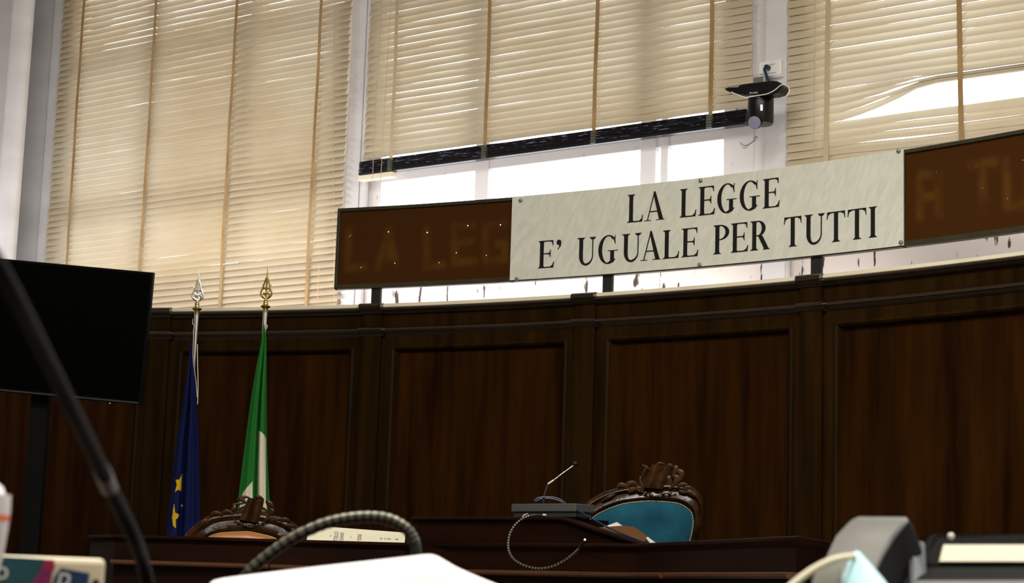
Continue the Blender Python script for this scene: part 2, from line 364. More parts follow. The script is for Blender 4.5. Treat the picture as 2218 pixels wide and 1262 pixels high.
b = MB(); cord(b, [wp(W(691, 580, .05)[0], .05, W(691, 580, .05)[1]), wp(W(689, 620, .05)[0], .05, W(689, 620, .05)[1]), wp(W(688, 656, .05)[0], .05, W(688, 656, .05)[1])])
b.ball(wp(W(691, 575, .05)[0], .05, W(691, 575, .05)[1]), .006, .006, .012)
b.build('pull_cord', m_tape2, bl1)

bl2 = thing('venetian_blind', wp(-6.16, 0, 3.5), 'beige venetian blind half raised over the middle window, black bottom bundle hanging at its foot', 'blind', 'beige venetian blinds over the windows')
t2 = lambda z, u: 68+2*math.exp(-((z-4.1)/.5)**2)-5*math.exp(-((z-4.05)/.5)**2)*math.exp(-((u+7.0)/.4)**2)
slat_blind(-7.555, -4.765, 3.62, 5.68, t2).build('slats', m_slat, bl2, smooth=60)
for u in (-7.312, -6.578, -5.787, -5.015):
    b = MB(); tape(b, u, 3.58, 5.7, w_=.013); b.build('ladder_tape', m_tape if u > -7 else m_tape2, bl2)
    b = MB(); rungs(b, u, 3.64, 5.68); b.build('ladder_rungs', m_tape2, bl2)
    b = MB()
    for i in range(9): b.wbox(u-.022+.002*(i % 2), u+.012+.002*(i % 2), .026, .034+.004*(i % 2), 3.518+i*.0085, 3.524+i*.0085)
    b.build('gathered_tape', m_stud if u > -7.2 else m_stud, bl2)
b = MB(); b.wbox(-7.575, -4.79, -.028, .028, 3.515, 3.533); b.build('bottom_rail', m_rail, bl2, bevel=.004)
b = MB(); b.wbox(-7.58, -7.30, -.026, .026, 3.478, 3.512); b.build('rail_end', m_cream, bl2, bevel=.003)
b = MB()
for i in range(12):
    r = []
    for j in range(15):
        u = -7.575+2.785*j/14
        z = 3.536+i*.0055+.0012*math.sin(u*3+i); vv = random.uniform(-.003, .003)
        r.append([wp(u, -.026+vv, z), wp(u, .0262+vv, z+.001), wp(u, .0262+vv, z+.0038), wp(u, -.026+vv, z+.004)])
    b.loft(r)
b.build('stacked_slats', m_dark, bl2)
b = MB(); b.wbox(-7.56, -4.76, -.03, .03, 5.69, 5.76); b.build('head_rail', m_slat, bl2, bevel=.004)
b = MB()
for pts in (((828, 0), (813, 230), (805, 440)), ((846, 0), (840, 110), (832, 250), (822, 440))):
    b = MB(); cord(b, [wp(W(x, y, .05)[0], .05, W(x, y, .05)[1]) for x, y in pts], .0017); b.build('pull_cord', m_tape2, bl2)

bl3 = thing('venetian_blind', wp(-3.1, 0, 2.6), 'beige venetian blind with bent broken slats baring the window, at the right', 'blind', 'beige venetian blinds over the windows')
# rows sit so that one lower edge runs through the top of the gap
zt = W(2083, 150)[1]; zb = W(2083, 222)[1]
Z3 = zt + PITCH*math.floor((5.68-zt)/PITCH) + .012
kgap = int(round((Z3-zt)/PITCH))+1
def ex3(k, z, u, tl):
    g = k-kgap
    if 0 <= g < 4:
        s = min(1, max(0, (u+4.27)/.62)); s = s*s*(3-2*s)
        up = (g+1)*PITCH-.010-(g)*.012
        return (up-.012)*s, tl*(1-s)+(24+4*g)*s+ (12*math.sin(u*14+g*2) if .25 < s < .95 else 0), .012*math.sin(9*u+g)*s*(1-s)*4
    if g < 0 and g > -3:
        return .006*math.exp(-((u+3.9)/.25)**2)*(3+g), tl+8*math.exp(-((u+3.95)/.2)**2), 0
    if g >= 4:
        return .004*math.sin(u*6+k)*math.exp(-((u+4.0)/.4)**2), tl-5*math.exp(-((u+3.9)/.35)**2), 0
    return 0, tl, 0
slat_blind(-4.545, -1.72, 2.93, Z3, lambda z, u: 69-4*math.exp(-((u+3.75)/.3)**2), ex3).build('slats', m_slat, bl3, smooth=60)
for u in (-4.295, -3.541, -2.77, -2.0):
    b = MB(); tape(b, u, 2.9, 5.7, w_=.014, sw=.012); b.build('ladder_tape', m_tape if u > -4 else m_tape2, bl3)
    b = MB(); rungs(b, u, 2.95, 3.30); b.build('ladder_rungs', m_tape2, bl3)
    b = MB(); rungs(b, u, 3.72, 5.6); b.build('ladder_rungs', m_tape2, bl3)
b = MB(); b.wbox(-4.54, -1.72, -.02, .02, 2.87, 2.90); b.build('bottom_rail', m_slat, bl3, bevel=.004)
b = MB(); b.wbox(-4.54, -1.72, -.03, .03, 5.69, 5.76); b.build('head_rail', m_slat, bl3, bevel=.004)
b = MB(); cord(b, [wp(W(x, y, .05)[0], .05, W(x, y, .05)[1]) for x, y in ((1765, 0), (1764, 180), (1762, 360))], .002); b.build('pull_cord', m_tape2, bl3)

# ------------------------------------------------------------------ curved panelling
PR = 8.98; PIL = [5.1, 14.12, 23.02, 31.82, 40.66, 49.5, 58.3]; HW = .40
pan = thing('curved_wall_panelling', cyl(PR, 30, 0), 'dark varnished curved wood panelling with framed bays and moulded cornice behind the bench', 'panelling')
b = MB(); b.arc(-3, 62, [(9.10, 2.505), (9.10, 2.534), (8.950, 2.534), (8.938, 2.531), (8.932, 2.525), (8.931, 2.518), (8.936, 2.511), (8.950, 2.506), (8.955, 2.495), (9.02, 2.495)])
for t in PIL: b.arc(t-HW-.06, t+HW+.06, [(9.06, 2.505), (9.06, 2.556), (8.930, 2.556), (8.916, 2.552), (8.908, 2.542), (8.908, 2.527), (8.915, 2.516), (8.932, 2.509), (8.938, 2.495), (9.02, 2.495)], .3)
b.build('cornice_cap', m_gloss, pan, smooth=50)
b = MB(); b.arc(-3, 62, [(9.05, 2.36), (9.05, 2.51), (8.972, 2.51), (8.972, 2.36)])
for t in PIL: b.arc(t-HW, t+HW, [(9.05, 2.36), (9.05, 2.51), (8.948, 2.51), (8.948, 2.35)], .3)
b.build('frieze', m_wood2, pan, smooth=50)
b = MB(); BD_ = [(.03, .030), (0, .026), (-.006, .020), (-.014, .017), (-.022, .012), (-.026, .004), (-.026, -.004), (-.020, -.012), (-.008, -.020), (0, -.034), (.03, -.034)]
b.arc(-3, 62, [(8.972+a_, 2.398+z_) for a_, z_ in BD_])
for t in PIL: b.arc(t-HW-.1, t+HW+.1, [(8.948+a_, 2.398+z_) for a_, z_ in BD_], .3)
b.build('frieze_bead', m_gloss, pan, smooth=60)
for t in PIL:
    b = MB(); b.arc(t-HW, t+HW, [(9.05, .35), (9.05, 2.37), (8.947, 2.37), (8.947, .35)], .3)
    b.build('pilaster', m_wood2, pan, bevel=.002)
bays = [(PIL[i]+.80, PIL[i+1]-.78) for i in range(6)]
for i, (a, c) in enumerate(bays):
    b = MB()   # stiles and rails
    b.arc(PIL[i]+HW, a, [(9.05, .35), (9.05, 2.37), (8.972, 2.37), (8.972, .35)], .3)
    b.arc(c, PIL[i+1]-HW, [(9.05, .35), (9.05, 2.37), (8.972, 2.37), (8.972, .35)], .3)
    b.arc(a, c, [(9.05, 2.305), (9.05, 2.37), (8.972, 2.37), (8.972, 2.305)]); b.arc(a, c, [(9.05, .35), (9.05, .62), (8.972, .62), (8.972, .35)])
    b.build('bay_frame', m_wood2, pan)
    b = MB(); w_ = .24; zt_, zl_ = 2.305, .62
    prof = [(0, 8.966), (.35, 8.960), (.62, 8.968), (.8, 8.985), (1, 9.0)]
    def pt(k, side):  # k in 0..4 profile index, side 0..3 corner
        q, r = prof[k]; tt0 = a-.04+(w_+.04)*q; tt1 = c+.04-(w_+.04)*q; z1 = zt_+.005-.041*q; z0 = zl_-.005+.041*q
        return tt0, tt1, z0, z1, r
    for k in range(4):
        A, B = pt(k, 0), pt(k+1, 0); n = 14
        for zi, (ia, ib) in ((3, (3, 3)), (2, (2, 2))):
            va = [cyl(A[4], A[0]+(A[1]-A[0])*j/n, A[zi]) for j in range(n+1)]; vb = [cyl(B[4], B[0]+(B[1]-B[0])*j/n, B[zi]) for j in range(n+1)]
            b.loft([va, vb], closed=False)
        for ti in (0, 1):
            b.loft([[cyl(A[4], A[ti], A[2]), cyl(A[4], A[ti], A[3])], [cyl(B[4], B[ti], B[2]), cyl(B[4], B[ti], B[3])]], closed=False)
    b.build('panel_moulding', m_wood2, pan, smooth=30)
    b = MB(); b.arc(a+.1, c-.1, [(9.03, .6), (9.03, 2.32), (9.0, 2.32), (9.0, .6)]); b.build('panel', m_wood, pan, smooth=30)
b = MB()
ends = [-3]+[x for t in PIL for x in (t-HW-.06, t+HW+.06)]+[62]
b.arc(-3, 62, [(9.10, 2.534), (9.10, 2.556), (8.958, 2.556), (8.949, 2.552), (8.944, 2.545), (8.943, 2.534)])
struct(b.build('trim_6', m_cream, smooth=50), 'thin cream ledge along the top of the dark panelling', 'trim')
# dais behind the bench
b = MB(); pts = [cyl(9.04, t, 0) for t in range(-3, 63, 3)]+[V((1.9, 5.6, 0)), V((.9, 5.95, 0)), V((.3, 7.3, 0)), V((-.6, 8.2, 0)), V((-2.3, 8.6, 0)), V((-4.5, 9.6, 0))]
b.prism(pts, V((0, 0, .35))); struct(b.build('floor_dais', m_floor), 'raised floor under the judges bench', 'floor')

# ------------------------------------------------------------------ sign
SR = 8.995; ZS0, ZS1 = 2.655, 3.145
T0 = S(729, 540, SR)[0]; TM0 = S(1110, 520, SR)[0]; TM1 = S(1961, 430, SR)[0]; T1 = 54.5
sign = thing('sign_board', cyl(SR, 35, 2.556), 'long curved brown sign board with a dark frame and faint ghost letters, on posts', 'sign')
b = MB(); D_ = math.degrees(.018/SR)
def fr(t0, t1, z0, z1): b.arc(t0, t1, [(SR-.012, z0), (SR-.012, z1), (SR+.028, z1), (SR+.028, z0)])
fr(T0, T1, ZS0, ZS0+.028); fr(T0, T1, ZS1-.020, ZS1); fr(T0, T0+D_, ZS0, ZS1); fr(T1-D_, T1, ZS0, ZS1)
fr(TM0-.02, TM0+.1, ZS0, ZS1); fr(TM1-.1, TM1+.02, ZS0, ZS1)
b.build('sign_frame', m_bronze, sign, bevel=.002)
for px in (815, 1315, 1766, 2290):
    t = S(px, 600, SR)[0] if px < 2218 else 49.4
    b = MB(); b.arc(t-.19, t+.19, [(SR+.004, 2.545), (SR+.004, ZS0+.3), (SR+.024, ZS0+.3), (SR+.024, 2.545)], .1); b.build('sign_post', m_postm, sign)
def seg_d(p, a, c):
    ax, ay = a; bx, by = c; dx, dy = bx-ax, by-ay; t = max(0, min(1, ((p[0]-ax)*dx+(p[1]-ay)*dy)/(dx*dx+dy*dy+1e-12)))
    return math.hypot(p[0]-ax-dx*t, p[1]-ay-dy*t)
def ghost_panel(t0, t1, strokes, holes):
    """board with real small holes; 'stain' is where the old letters kept the wood lighter"""
    bm = bmesh.new(); lay = bm.loops.layers.float_color.new('stain'); cell = .0085
    s0, s1 = math.radians(t0)*SR, math.radians(t1)*SR; ns = int((s1-s0)/cell); z0, z1 = ZS0+.02, ZS1-.012; nz = int((z1-z0)/cell)
    G = {}; ds, dz = (s1-s0)/ns, (z1-z0)/nz
    def P(s, z): return cyl(SR, math.degrees(s/SR), z)
    for i in range(ns+1):
        for j in range(nz+1): G[i, j] = bm.verts.new(P(s0+ds*i, z0+dz*j))
    hm = {}
    for hs, hz, hr in holes:
        i, j = int((hs-s0)/ds), int((hz-z0)/dz)
        if 0 <= i < ns and 0 <= j < nz: hm[i, j] = min(hr*1.5, ds*.48)
    fs = []
    for i in range(ns):
        for j in range(nz):
            c = [G[i, j], G[i+1, j], G[i+1, j+1], G[i, j+1]]
            if (i, j) in hm:
                cs, cz, r = s0+ds*(i+.5), z0+dz*(j+.5), hm[i, j]
                o = [bm.verts.new(P(cs+r*math.cos(math.radians(225+45*k)), cz+r*math.sin(math.radians(225+45*k)))) for k in range(8)]
                for q in range(4):
                    fs.append(bm.faces.new((c[q], c[(q+1) % 4], o[(2*q+2) % 8])))
                    fs.append(bm.faces.new((c[q], o[(2*q+2) % 8], o[2*q+1]))); fs.append(bm.faces.new((c[q], o[2*q+1], o[2*q])))
            else: fs.append(bm.faces.new(c))
    for fc in fs:
        for lp in fc.loops:
            co = lp.vert.co; s = math.atan2(co.x-CX, co.y-CY)*SR
            d = min(seg_d((s, co.z), a, c) for a, c in strokes)
            x = max(0, min(1, 1-d/.044)); x = x*x*(3-2*x); lp[lay] = (x, x, x, 1)
    me = bpy.data.meshes.new('sign_panel'); bm.to_mesh(me); bm.free(); me.materials.append(m_ghost)
    o = bpy.data.objects.new('sign_panel', me); sc.collection.objects.link(o); o.parent = sign; o.matrix_parent_inverse = Matrix.Translation(sign.location).inverted()
    sd = o.modifiers.new('thick', 'SOLIDIFY'); sd.thickness = .003
    o['label'] = 'brown board with faint ghosts of old letters and small drilled holes'
def sz(x, y): t, z = S(x, y, SR); return math.radians(t)*SR, z
def strokes(lst): return [(sz(*a), sz(*c)) for a, c in lst]
gl = strokes([((756, 500), (752, 580)), ((752, 580), (790, 577)), ((842, 500), (818, 580)), ((842, 500), (858, 572)), ((838, 550), (848, 548)), ((845, 525), (843, 560)),
              ((925, 500), (923, 577)), ((923, 577), (960, 573)), ((985, 490), (985, 568)), ((985, 490), (1025, 488)), ((985, 525), (1020, 523)), ((985, 568), (1028, 565)),
              ((1052, 495), (1052, 560)), ((1052, 492), (1090, 485)), ((1055, 565), (1095, 560)), ((1094, 560), (1092, 530)), ((1092, 527), (1078, 528))])
gr = strokes([((1992, 390), (1992, 470)), ((2032, 385), (2035, 462)), ((1995, 380), (2030, 376)), ((1995, 427), (2032, 423)), ((2105, 358), (2155, 350)), ((2128, 355), (2130, 450)),
              ((2180, 350), (2182, 440)), ((2182, 446), (2216, 442)), ((2230, 340), (2228, 435)), ((2270, 335), (2320, 328)), ((2295, 330), (2297, 430))])
hl = [(*sz(*q[:2]), q[2]) for q in ((757, 510.5, .0020), (761, 509.5, .0016), (842.5, 502, .0026), (924, 502, .0028), (1012, 489.5, .0032), (1084, 485.7, .0030), (783, 577.5, .0022), (856, 569.3, .0028), (951.5, 568.6, .0042), (987.5, 548.4, .0034), (1053, 552.8, .0026))]
hr_ = [(*sz(*q[:2]), q[2]) for q in ((2009, 372, .0010), (2028, 374.5, .0015), (2113.4, 358.5, .0018), (2128, 408.3, .0022), (2183, 429, .0026), (2216, 346, .0026), (1991, 465, .0015))]
ghost_panel(T0+D_*.5, TM0+.05, gl, hl); ghost_panel(TM1-.05, T1-D_*.5, gr, hr_)
# plaque
plq = thing('marble_plaque', cyl(SR, 36, ZS0), 'pale marble-look plaque with black serif words, screwed over the middle of the brown sign', 'plaque')
b = MB(); b.arc(TM0, TM1, [(SR-.018, ZS0+.006), (SR-.018, ZS1-.0), (SR-.013, ZS1-.0), (SR-.013, ZS0+.006)]); b.build('plaque_face', m_marble, plq, smooth=30)
for x, y in ((1128, 434), (1518, 391), (1947, 327), (1120, 604), (1516, 573), (1952, 525)):
    t, z = S(x, y, SR-.018); c = cyl(SR-.018, t, z); nn = (V((CX, CY, 0))-V((c.x, c.y, 0))).normalized()
    b = MB(); b.lathe(c, [(.011, -.002), (.012, .003), (.010, .008), (.006, .011), (.001, .012)], nn, 16); b.build('screw_cap', m_stud, plq, smooth=True)
TK, TN = .155, .042
def glyph(ch, w):
    P = []   # polygons in units of cap height; w = width / cap height
    def rect(x0, y0, x1, y1): P.append([(x0, y0), (x1, y0), (x1, y1), (x0, y1)])
    def serif(xc, y, d, hw=.15):   # bracketed slab at a stem end; d=+1 foot, -1 head
        rect(xc-hw, min(y, y+d*.028), xc+hw, max(y, y+d*.028)); P.append([(xc-hw*.75, y+d*.026), (xc-TK/2, y+d*.085), (xc+TK/2, y+d*.085), (xc+hw*.75, y+d*.026)])
    def stem(xc, y0=0, y1=1, f_=True, h_=True, hw=.15):
        rect(xc-TK/2, y0, xc+TK/2, y1)
        if f_: serif(xc, y0, 1, hw)
        if h_: serif(xc, y1, -1, hw)
    def stroke(x0, y0, x1, y1, t):
        P.append([(x0-t/2, y0), (x0+t/2, y0), (x1+t/2, y1), (x1-t/2, y1)])
    def bowl(cx, cy, rx, ry, a0, a1, tk, tn, n=22):
        for i in range(n):
            q = []
            for k, a in ((0, a0+(a1-a0)*i/n), (1, a0+(a1-a0)*(i+1)/n)):
                ca, sa = math.cos(math.radians(a)), math.sin(math.radians(a))
                q.append(((cx+rx*ca, cy+ry*sa), (cx+(rx-tk)*ca, cy+(ry-tn)*sa)))
            P.append([q[0][0], q[1][0], q[1][1], q[0][1]])
    def wedge(x, y, dx, dy, l): P.append([(x-l, y), (x, y), (x+dx, y+dy), (x-.02, y+dy*.55)])
    sx = .15
    if ch == 'L':
        stem(sx); rect(sx, 0, w-.03, TN); P.append([(w-.17, TN*.8), (w-.05, 0), (w-.03, 0), (w, .24), (w-.025, .24), (w-.07, .11)])
    elif ch == 'E':
        stem(sx); rect(sx, 0, w-.03, TN); rect(sx, 1-TN, w-.05, 1); rect(sx, .5, w-.17, .5+TN)
        P.append([(w-.19, TN*.8), (w-.05, 0), (w-.03, 0), (w, .22), (w-.025, .22), (w-.08, .10)])
        P.append([(w-.18, 1-TN), (w-.06, 1-TN*.5), (w-.05, 1), (w-.045, .80), (w-.07, .80), (w-.10, .92)])
        P.append([(w-.17, .38), (w-.15, .38), (w-.15, .66), (w-.17, .66), (w-.20, .56), (w-.24, .53), (w-.24, .49), (w-.20, .47)])
    elif ch in 'IT':
        if ch == 'I': stem(w/2)
        else:
            stem(w/2, 0, 1, True, False); rect(.01, 1-TN, w-.01, 1)
            P.append([(.17, 1-TN), (.02, 1), (.0, .76), (.022, .76), (.06, .90)]); P.append([(w-.17, 1-TN), (w-.02, 1), (w, .76), (w-.022, .76), (w-.06, .90)])
    elif ch == 'U':
        rect(.13, .34, .13+TK, 1); serif(.13+TK/2, 1, -1, .16); rect(w-.15, .34, w-.15+TN, 1); serif(w-.15+TN/2, 1, -1, .13)
        cx_ = (.13+w-.15+TN)/2; rx = (w-.15+TN-.13)/2
        for i in range(22):
            q = []
            for a in (180+180*i/22, 180+180*(i+1)/22):
                k = (1+math.cos(math.radians(a)))/2; tk = TK*(1-k)+TN*k; ca, sa = math.cos(math.radians(a)), math.sin(math.radians(a))
                q.append(((cx_+rx*ca, .34+.355*sa), (cx_+(rx-tk)*ca, .34+(.355-.05-.03*math.sin(math.radians(a-180)))*sa)))
            P.append([q[0][0], q[1][0], q[1][1], q[0][1]])
    elif ch == 'A':
        ap = w*.5; stroke(.13, .03, ap-.01, 1.0, TN); P.append([(w-.13-TK*.55, .03), (w-.13+TK*.55, .03), (ap+.03, 1.03), (ap-.035, 1.03), (ap-.05, .93)])
        rect(.22, .30, w-.24, .30+TN); rect(.0, 0, .26, .028); rect(w-.32, 0, w, .028)
    elif ch == 'G':
        cx_, rx = w*.52, w*.50
        bowl(cx_, .5, rx, .52, 48, 318, TK, .045, 34)
        P.append([(cx_+rx*.62, .92), (w*.86, .80), (w*.86+.02, 1.0), (w*.86-.004, 1.0), (w*.84, .95)]); P.append([(w*.78, .86), (w*.86, .68), (w*.885, .68), (w*.86, .95)])
        rect(w-.30, .03+.04, w-.30+TK, .46); rect(w-.40, .44, w+.0, .47); P.append([(w-.30, .10), (w-.15, .10), (w-.16, .04), (w-.36, -.005), (w-.42, .03)])
    elif ch in 'PR':
        stem(sx); rect(sx, 1-TN, w*.45, 1); rect(sx, .47, w*.45, .47+TN)
        e_ = w if ch == 'P' else w*.80
        bowl(w*.40, .735, e_-w*.40, .265, -90, 90, TK*.95, TN, 22)
        if ch == 'R': P.append([(w*.40, .49), (w*.40+.17, .49), (w-.02, .03), (w-.20, .03)]); rect(w-.24, 0, w+.02, .028)
    elif ch == "'":
        P.append([(w*.5+.10*math.cos(a*.5236)-.01, .90+.10*math.sin(a*.5236)) for a in range(12)])
        P.append([(w*.5+.09, .90), (w*.5+.07, .76), (w*.5-.05, .63), (w*.5-.07, .65), (w*.5+.0, .74), (w*.5+.01, .85)])
    return P
def word_line(items, zb_, zt_, nm):
    h = zt_-zb_
    for ch, x0, x1, yb in items:
        # x at the baseline for this letter's left and right edge
        s0 = math.radians(S(x0, yb, SR-.02)[0])*(SR-.02); s1 = math.radians(S(x1, yb, SR-.02)[0])*(SR-.02)
        w_ = (s1-s0)/h; g = MB()
        for k, poly in enumerate(glyph(ch, w_)):
            rr = SR-.0195-.00002*(k % 5)
            P1 = [cyl(rr, math.degrees((s0+x*h)/(SR-.02)), zb_+y*h) for x, y in poly]; nn = (V((CX, CY, 0))-V((P1[0].x, P1[0].y, 0))).normalized()
            g.prism(P1, -nn*.0014)
        g.build('letter', m_ink, plq)
Y1 = lambda x: 484.5+(x-1375)*(451-484.5)/(1669-1375)
Y2 = lambda x: 584.3+(x-1183)*(513.7-584.3)/(1891-1183)
L1 = [('L', 1358.5, 1392.5), ('A', 1395.5, 1439), ('L', 1472, 1508), ('E', 1512.5, 1548.5), ('G', 1552.5, 1595.5), ('G', 1601, 1645.5), ('E', 1652, 1688.6)]
L2 = [('E', 1165, 1200), ("'", 1203, 1217), ('U', 1247, 1290), ('G', 1294.7, 1337.6), ('U', 1344, 1388.5), ('A', 1387.6, 1431), ('L', 1435.6, 1471), ('E', 1475.9, 1512.5),
      ('P', 1545, 1579), ('E', 1583, 1620.7), ('R', 1625, 1666), ('T', 1697.5, 1736), ('U', 1739, 1786), ('T', 1790.4, 1830.7), ('T', 1835.4, 1876.6), ('I', 1880, 1900.6)]
word_line([(c, a, d, Y1((a+d)/2)-20) for c, a, d in L1], 2.937, 3.094, 'a')
word_line([(c, a, d, Y2((a+d)/2)-20) for c, a, d in L2], 2.7185, 2.8755, 'b')

# ------------------------------------------------------------------ television
tr, br = at(332, 590, 9.30), at(305, 877, 9.40)
dn = (br-tr); hgt = dn.length; dn.normalize(); rt = V((1, -.03, 0)); rt = (rt-dn*rt.dot(dn)).normalized(); fn_ = rt.cross(dn).normalized()
if fn_.y > 0: fn_ = -fn_
tvw = hgt*1.75
def tf(a, c, d): return tr-rt*tvw+rt*a+dn*c+fn_*d
tv = thing('television', V((tf(tvw*.66, 0, 0).x, 9.5, 0)), 'large switched-off black television screen on a floor stand at the left', 'television')
b = MB(); b.frame_box(tf, 0, tvw, 0, hgt, -.045, 0); tvb_ = b.build('tv_body', m_tvb, tv, bevel=.003)
b = MB(); b.frame_box(tf, .012, tvw-.012, .012, hgt-.022, -.001, .0012); b.build('tv_screen', m_screen, tvb_)
b = MB(); b.frame_box(tf, .012, tvw-.012, hgt-.014, hgt-.006, 0, .004); b.build('bottom_lip', m_greyd, tvb_)
pc = at(80, 1000, 9.52)
b = MB(); b.box(pc.x-.045, pc.x+.045, 9.48, 9.54, .37, 1.9); b.frame_box(tf, tvw*.40, tvw*.62, hgt*.3, hgt*.7, -.09, -.04); b.box(pc.x-.36, pc.x+.36, 9.25, 9.70, .35, .38)
b.build('tv_stand', m_matt, tv, bevel=.004)
b = MB(); b.ball(tf(tvw-.16, hgt+.006, -.01), .0022); b.build('power_light', m_led, tvb_)

# ------------------------------------------------------------------ flags
def finial(pc_, mt, mc, parent, k=1.0):
    kk = YF/9.3; b = MB(); b.lathe(pc_, [(a_*kk, h_*kk) for a_, h_ in [(.0095*k, -.024), (.013*k, -.020), (.013*k, -.003), (.014*k, .0), (.023*k, .004), (.025*k, .009), (.020*k, .014), (.014*k, .017), (.012*k, .024), (.0135*k, .030), (.012*k, .038), (.006*k, .043), (.005*k, .050)]], seg=20)
    b.build('collar', mc, parent, smooth=True)
    b = MB(); X, Z = V((1, 0, 0)), V((0, 0, 1)); P = lambda x, z, y=0: pc_+(X*x+Z*(.048+z)+V((0, y, 0)))*kk
    for s_ in (-1, 1):
        b.tube(catmull([P(s_*.002, 0), P(s_*.016, .006), P(s_*.0265, .020), P(s_*.026, .035), P(s_*.018, .055), P(s_*.014, .070), P(s_*.009, .088), P(s_*.003, .108)], 5), .0042*kk, 8)
        b.tube(catmull([P(s_*.003, .004, -.003), P(s_*.012, .010, -.003), P(s_*.017, .018, -.003), P(s_*.012, .026, -.003), P(s_*.006, .022, -.003), P(s_*.010, .016, -.003)], 5), .0034*kk, 7)
        b.tube(catmull([P(s_*.004, .030, -.003), P(s_*.012, .036, -.003), P(s_*.019, .044, -.003), P(s_*.010, .053, -.003), P(s_*.004, .046, -.003)], 5), .0032*kk, 7)
        b.tube(catmull([P(s_*.013, .062), P(s_*.021, .066), P(s_*.023, .073)], 4), [.003]*4+[.0026]*4+[.0014], 7)
    b.tube([P(0, -.004), P(0, .02), P(0, .045), P(0, .07), P(0, .10)], [.0055, .0045, .0052, .005, .006], 8)
    b.tube([P(0, .058), P(0, .09), P(0, .125), P(0, .172)], [.0025, .0062, .0034, .0006], 10)
    b.ball(P(0, .030), .008, .005, .012)
    b.build('spearhead', mt, parent, smooth=True)
def cloth(name, Y0, left, right, folds, paint, mats, parent, y0, y1, nx=56, ny=220, ext=None):
    b = MB(); rows = []
    for j in range(ny+1):
        y = y0+(y1-y0)*j/ny; a, c = lerp(left, y), lerp(right, y); row = []
        g = min(1, (y-y0)/180)
        for i in range(nx+1):
            t = i/nx; x = a+(c-a)*t
            dep = 0
            for ft, fw, fd in folds(y): dep += fd*math.exp(-((t-ft)/fw)**2)
            dep += .03*(2*t-1)**2 - .028
            row.append((x, y, at(x, y, Y0+dep*g)))
        rows.append(row)
    b.v = [p[2] for r in rows for p in r]
    for j in range(ny):
        for i in range(nx):
            x = (rows[j][i][0]+rows[j+1][i+1][0])/2; y = (rows[j][i][1]+rows[j+1][i+1][1])/2
            b.f.append((j*(nx+1)+i, j*(nx+1)+i+1, (j+1)*(nx+1)+i+1, (j+1)*(nx+1)+i)); b.m.append(paint(x, y))
    # back of the bundled cloth
    o = len(b.v); bk = [[r[0][2], r[nx//2][2]+V((0, .07*min(1, (r[0][1]-y0)/180), 0)), r[-1][2]] for r in rows]
    b.loft(bk, closed=False)
    return b.build(name, mats, parent, smooth=60)
YF = 10.2
for k, (px, ptop, lab) in enumerate(((426.5, 672, 'dark blue flag with yellow stars furled on a silver pole, next to the television'), (575, 667, 'green and white flag furled on a silver pole, brass spearhead, right of the blue flag'))):
    c = at(px, ptop, YF); root = thing('flag_on_pole', (c.x, YF, .35), lab, 'flag')
    b = MB(); b.tube([(c.x, YF, .38), (c.x, YF, c.z-.02)], .0125, 16); b.build('pole', m_silver, root, smooth=True)
    b = MB(); b.lathe((c.x, YF, .35), [(.17, 0), (.17, .02), (.05, .04), (.03, .12), (.014, .14)], seg=28); b.build('pole_base', m_brass, root, smooth=True)
    finial(V((c.x, YF, c.z)), m_brassd if k else m_pale, m_brass, root)
    if k == 0:
        left = [(740, 414), (800, 406), (870, 396), (960, 381), (1060, 370), (1157, 360), (1300, 352)]; right = [(740, 418), (800, 422), (870, 427), (940, 430), (1060, 432), (1157, 434), (1300, 438)]
        fl = lambda y: ((.42, .07, .045), (.78, .08, -.012), (.15, .1, -.015))
        st = [[(394.8, 1024.8), (393.5, 1045), (393, 1063), (385, 1060), (378.6, 1066), (382.9, 1050), (380.3, 1038), (388, 1038.7)], [(377, 1089), (379.6, 1110), (388.7, 1114), (385.4, 1121), (380.8, 1125), (381, 1144), (375, 1138), (372.7, 1121), (374.8, 1103)], [(393, 1091), (396, 1096), (392, 1097)]]
        cloth('flag_cloth', YF-.045, left, right, fl, lambda x, y: 1 if any(inpoly(x, y, q) for q in st) else 0, [m_blue, m_star], root, 740, 1300, nx=110, ny=520)
        b = MB(); b.tube(catmull([at(x, y, YF-.05) for x, y in ((418, 690), (417, 700), (421, 706), (419, 716), (419, 735), (418, 770), (421, 800), (425, 830), (427, 860))], 4), .0016, 6)
        b.tube(catmull([at(x, y, YF-.05) for x, y in ((427.5, 745), (428, 790), (429, 830), (428, 875))], 4), .0022, 6); b.build('flag_cord', m_page, root)
    else:
        left = [(700, 570.5), (730, 567), (760, 562), (800, 554), (880, 541), (980, 528), (1070, 517), (1300, 500)]; right = [(700, 572), (730, 577), (800, 577.5), (900, 577.5), (950, 578), (1010, 580), (1080, 584), (1300, 600)]
        fl = lambda y: ((.58-.0 if y > 800 else .60, .06, .055), (.86, .06, -.01), (.25, .12, -.02))
        wh = [[(560, 932), (566, 935), (573, 942), (576, 950), (576, 1082), (600, 1300), (556, 1300), (557, 1082)], [(547, 1042), (547, 1300), (512, 1300), (520, 1085), (526, 1067), (535, 1055)]]
        cloth('flag_cloth', YF-.045, left, right, fl, lambda x, y: 1 if any(inpoly(x, y, q) for q in wh) else 0, [m_green, m_wcloth], root, 700, 1300, nx=110, ny=520)
        b = MB(); b.tube(catmull([at(x, y, YF-.035) for x, y in ((571, 706), (574, 703), (579, 705), (577, 712))], 4), .0022, 6); b.build('flag_tie', m_page, root)

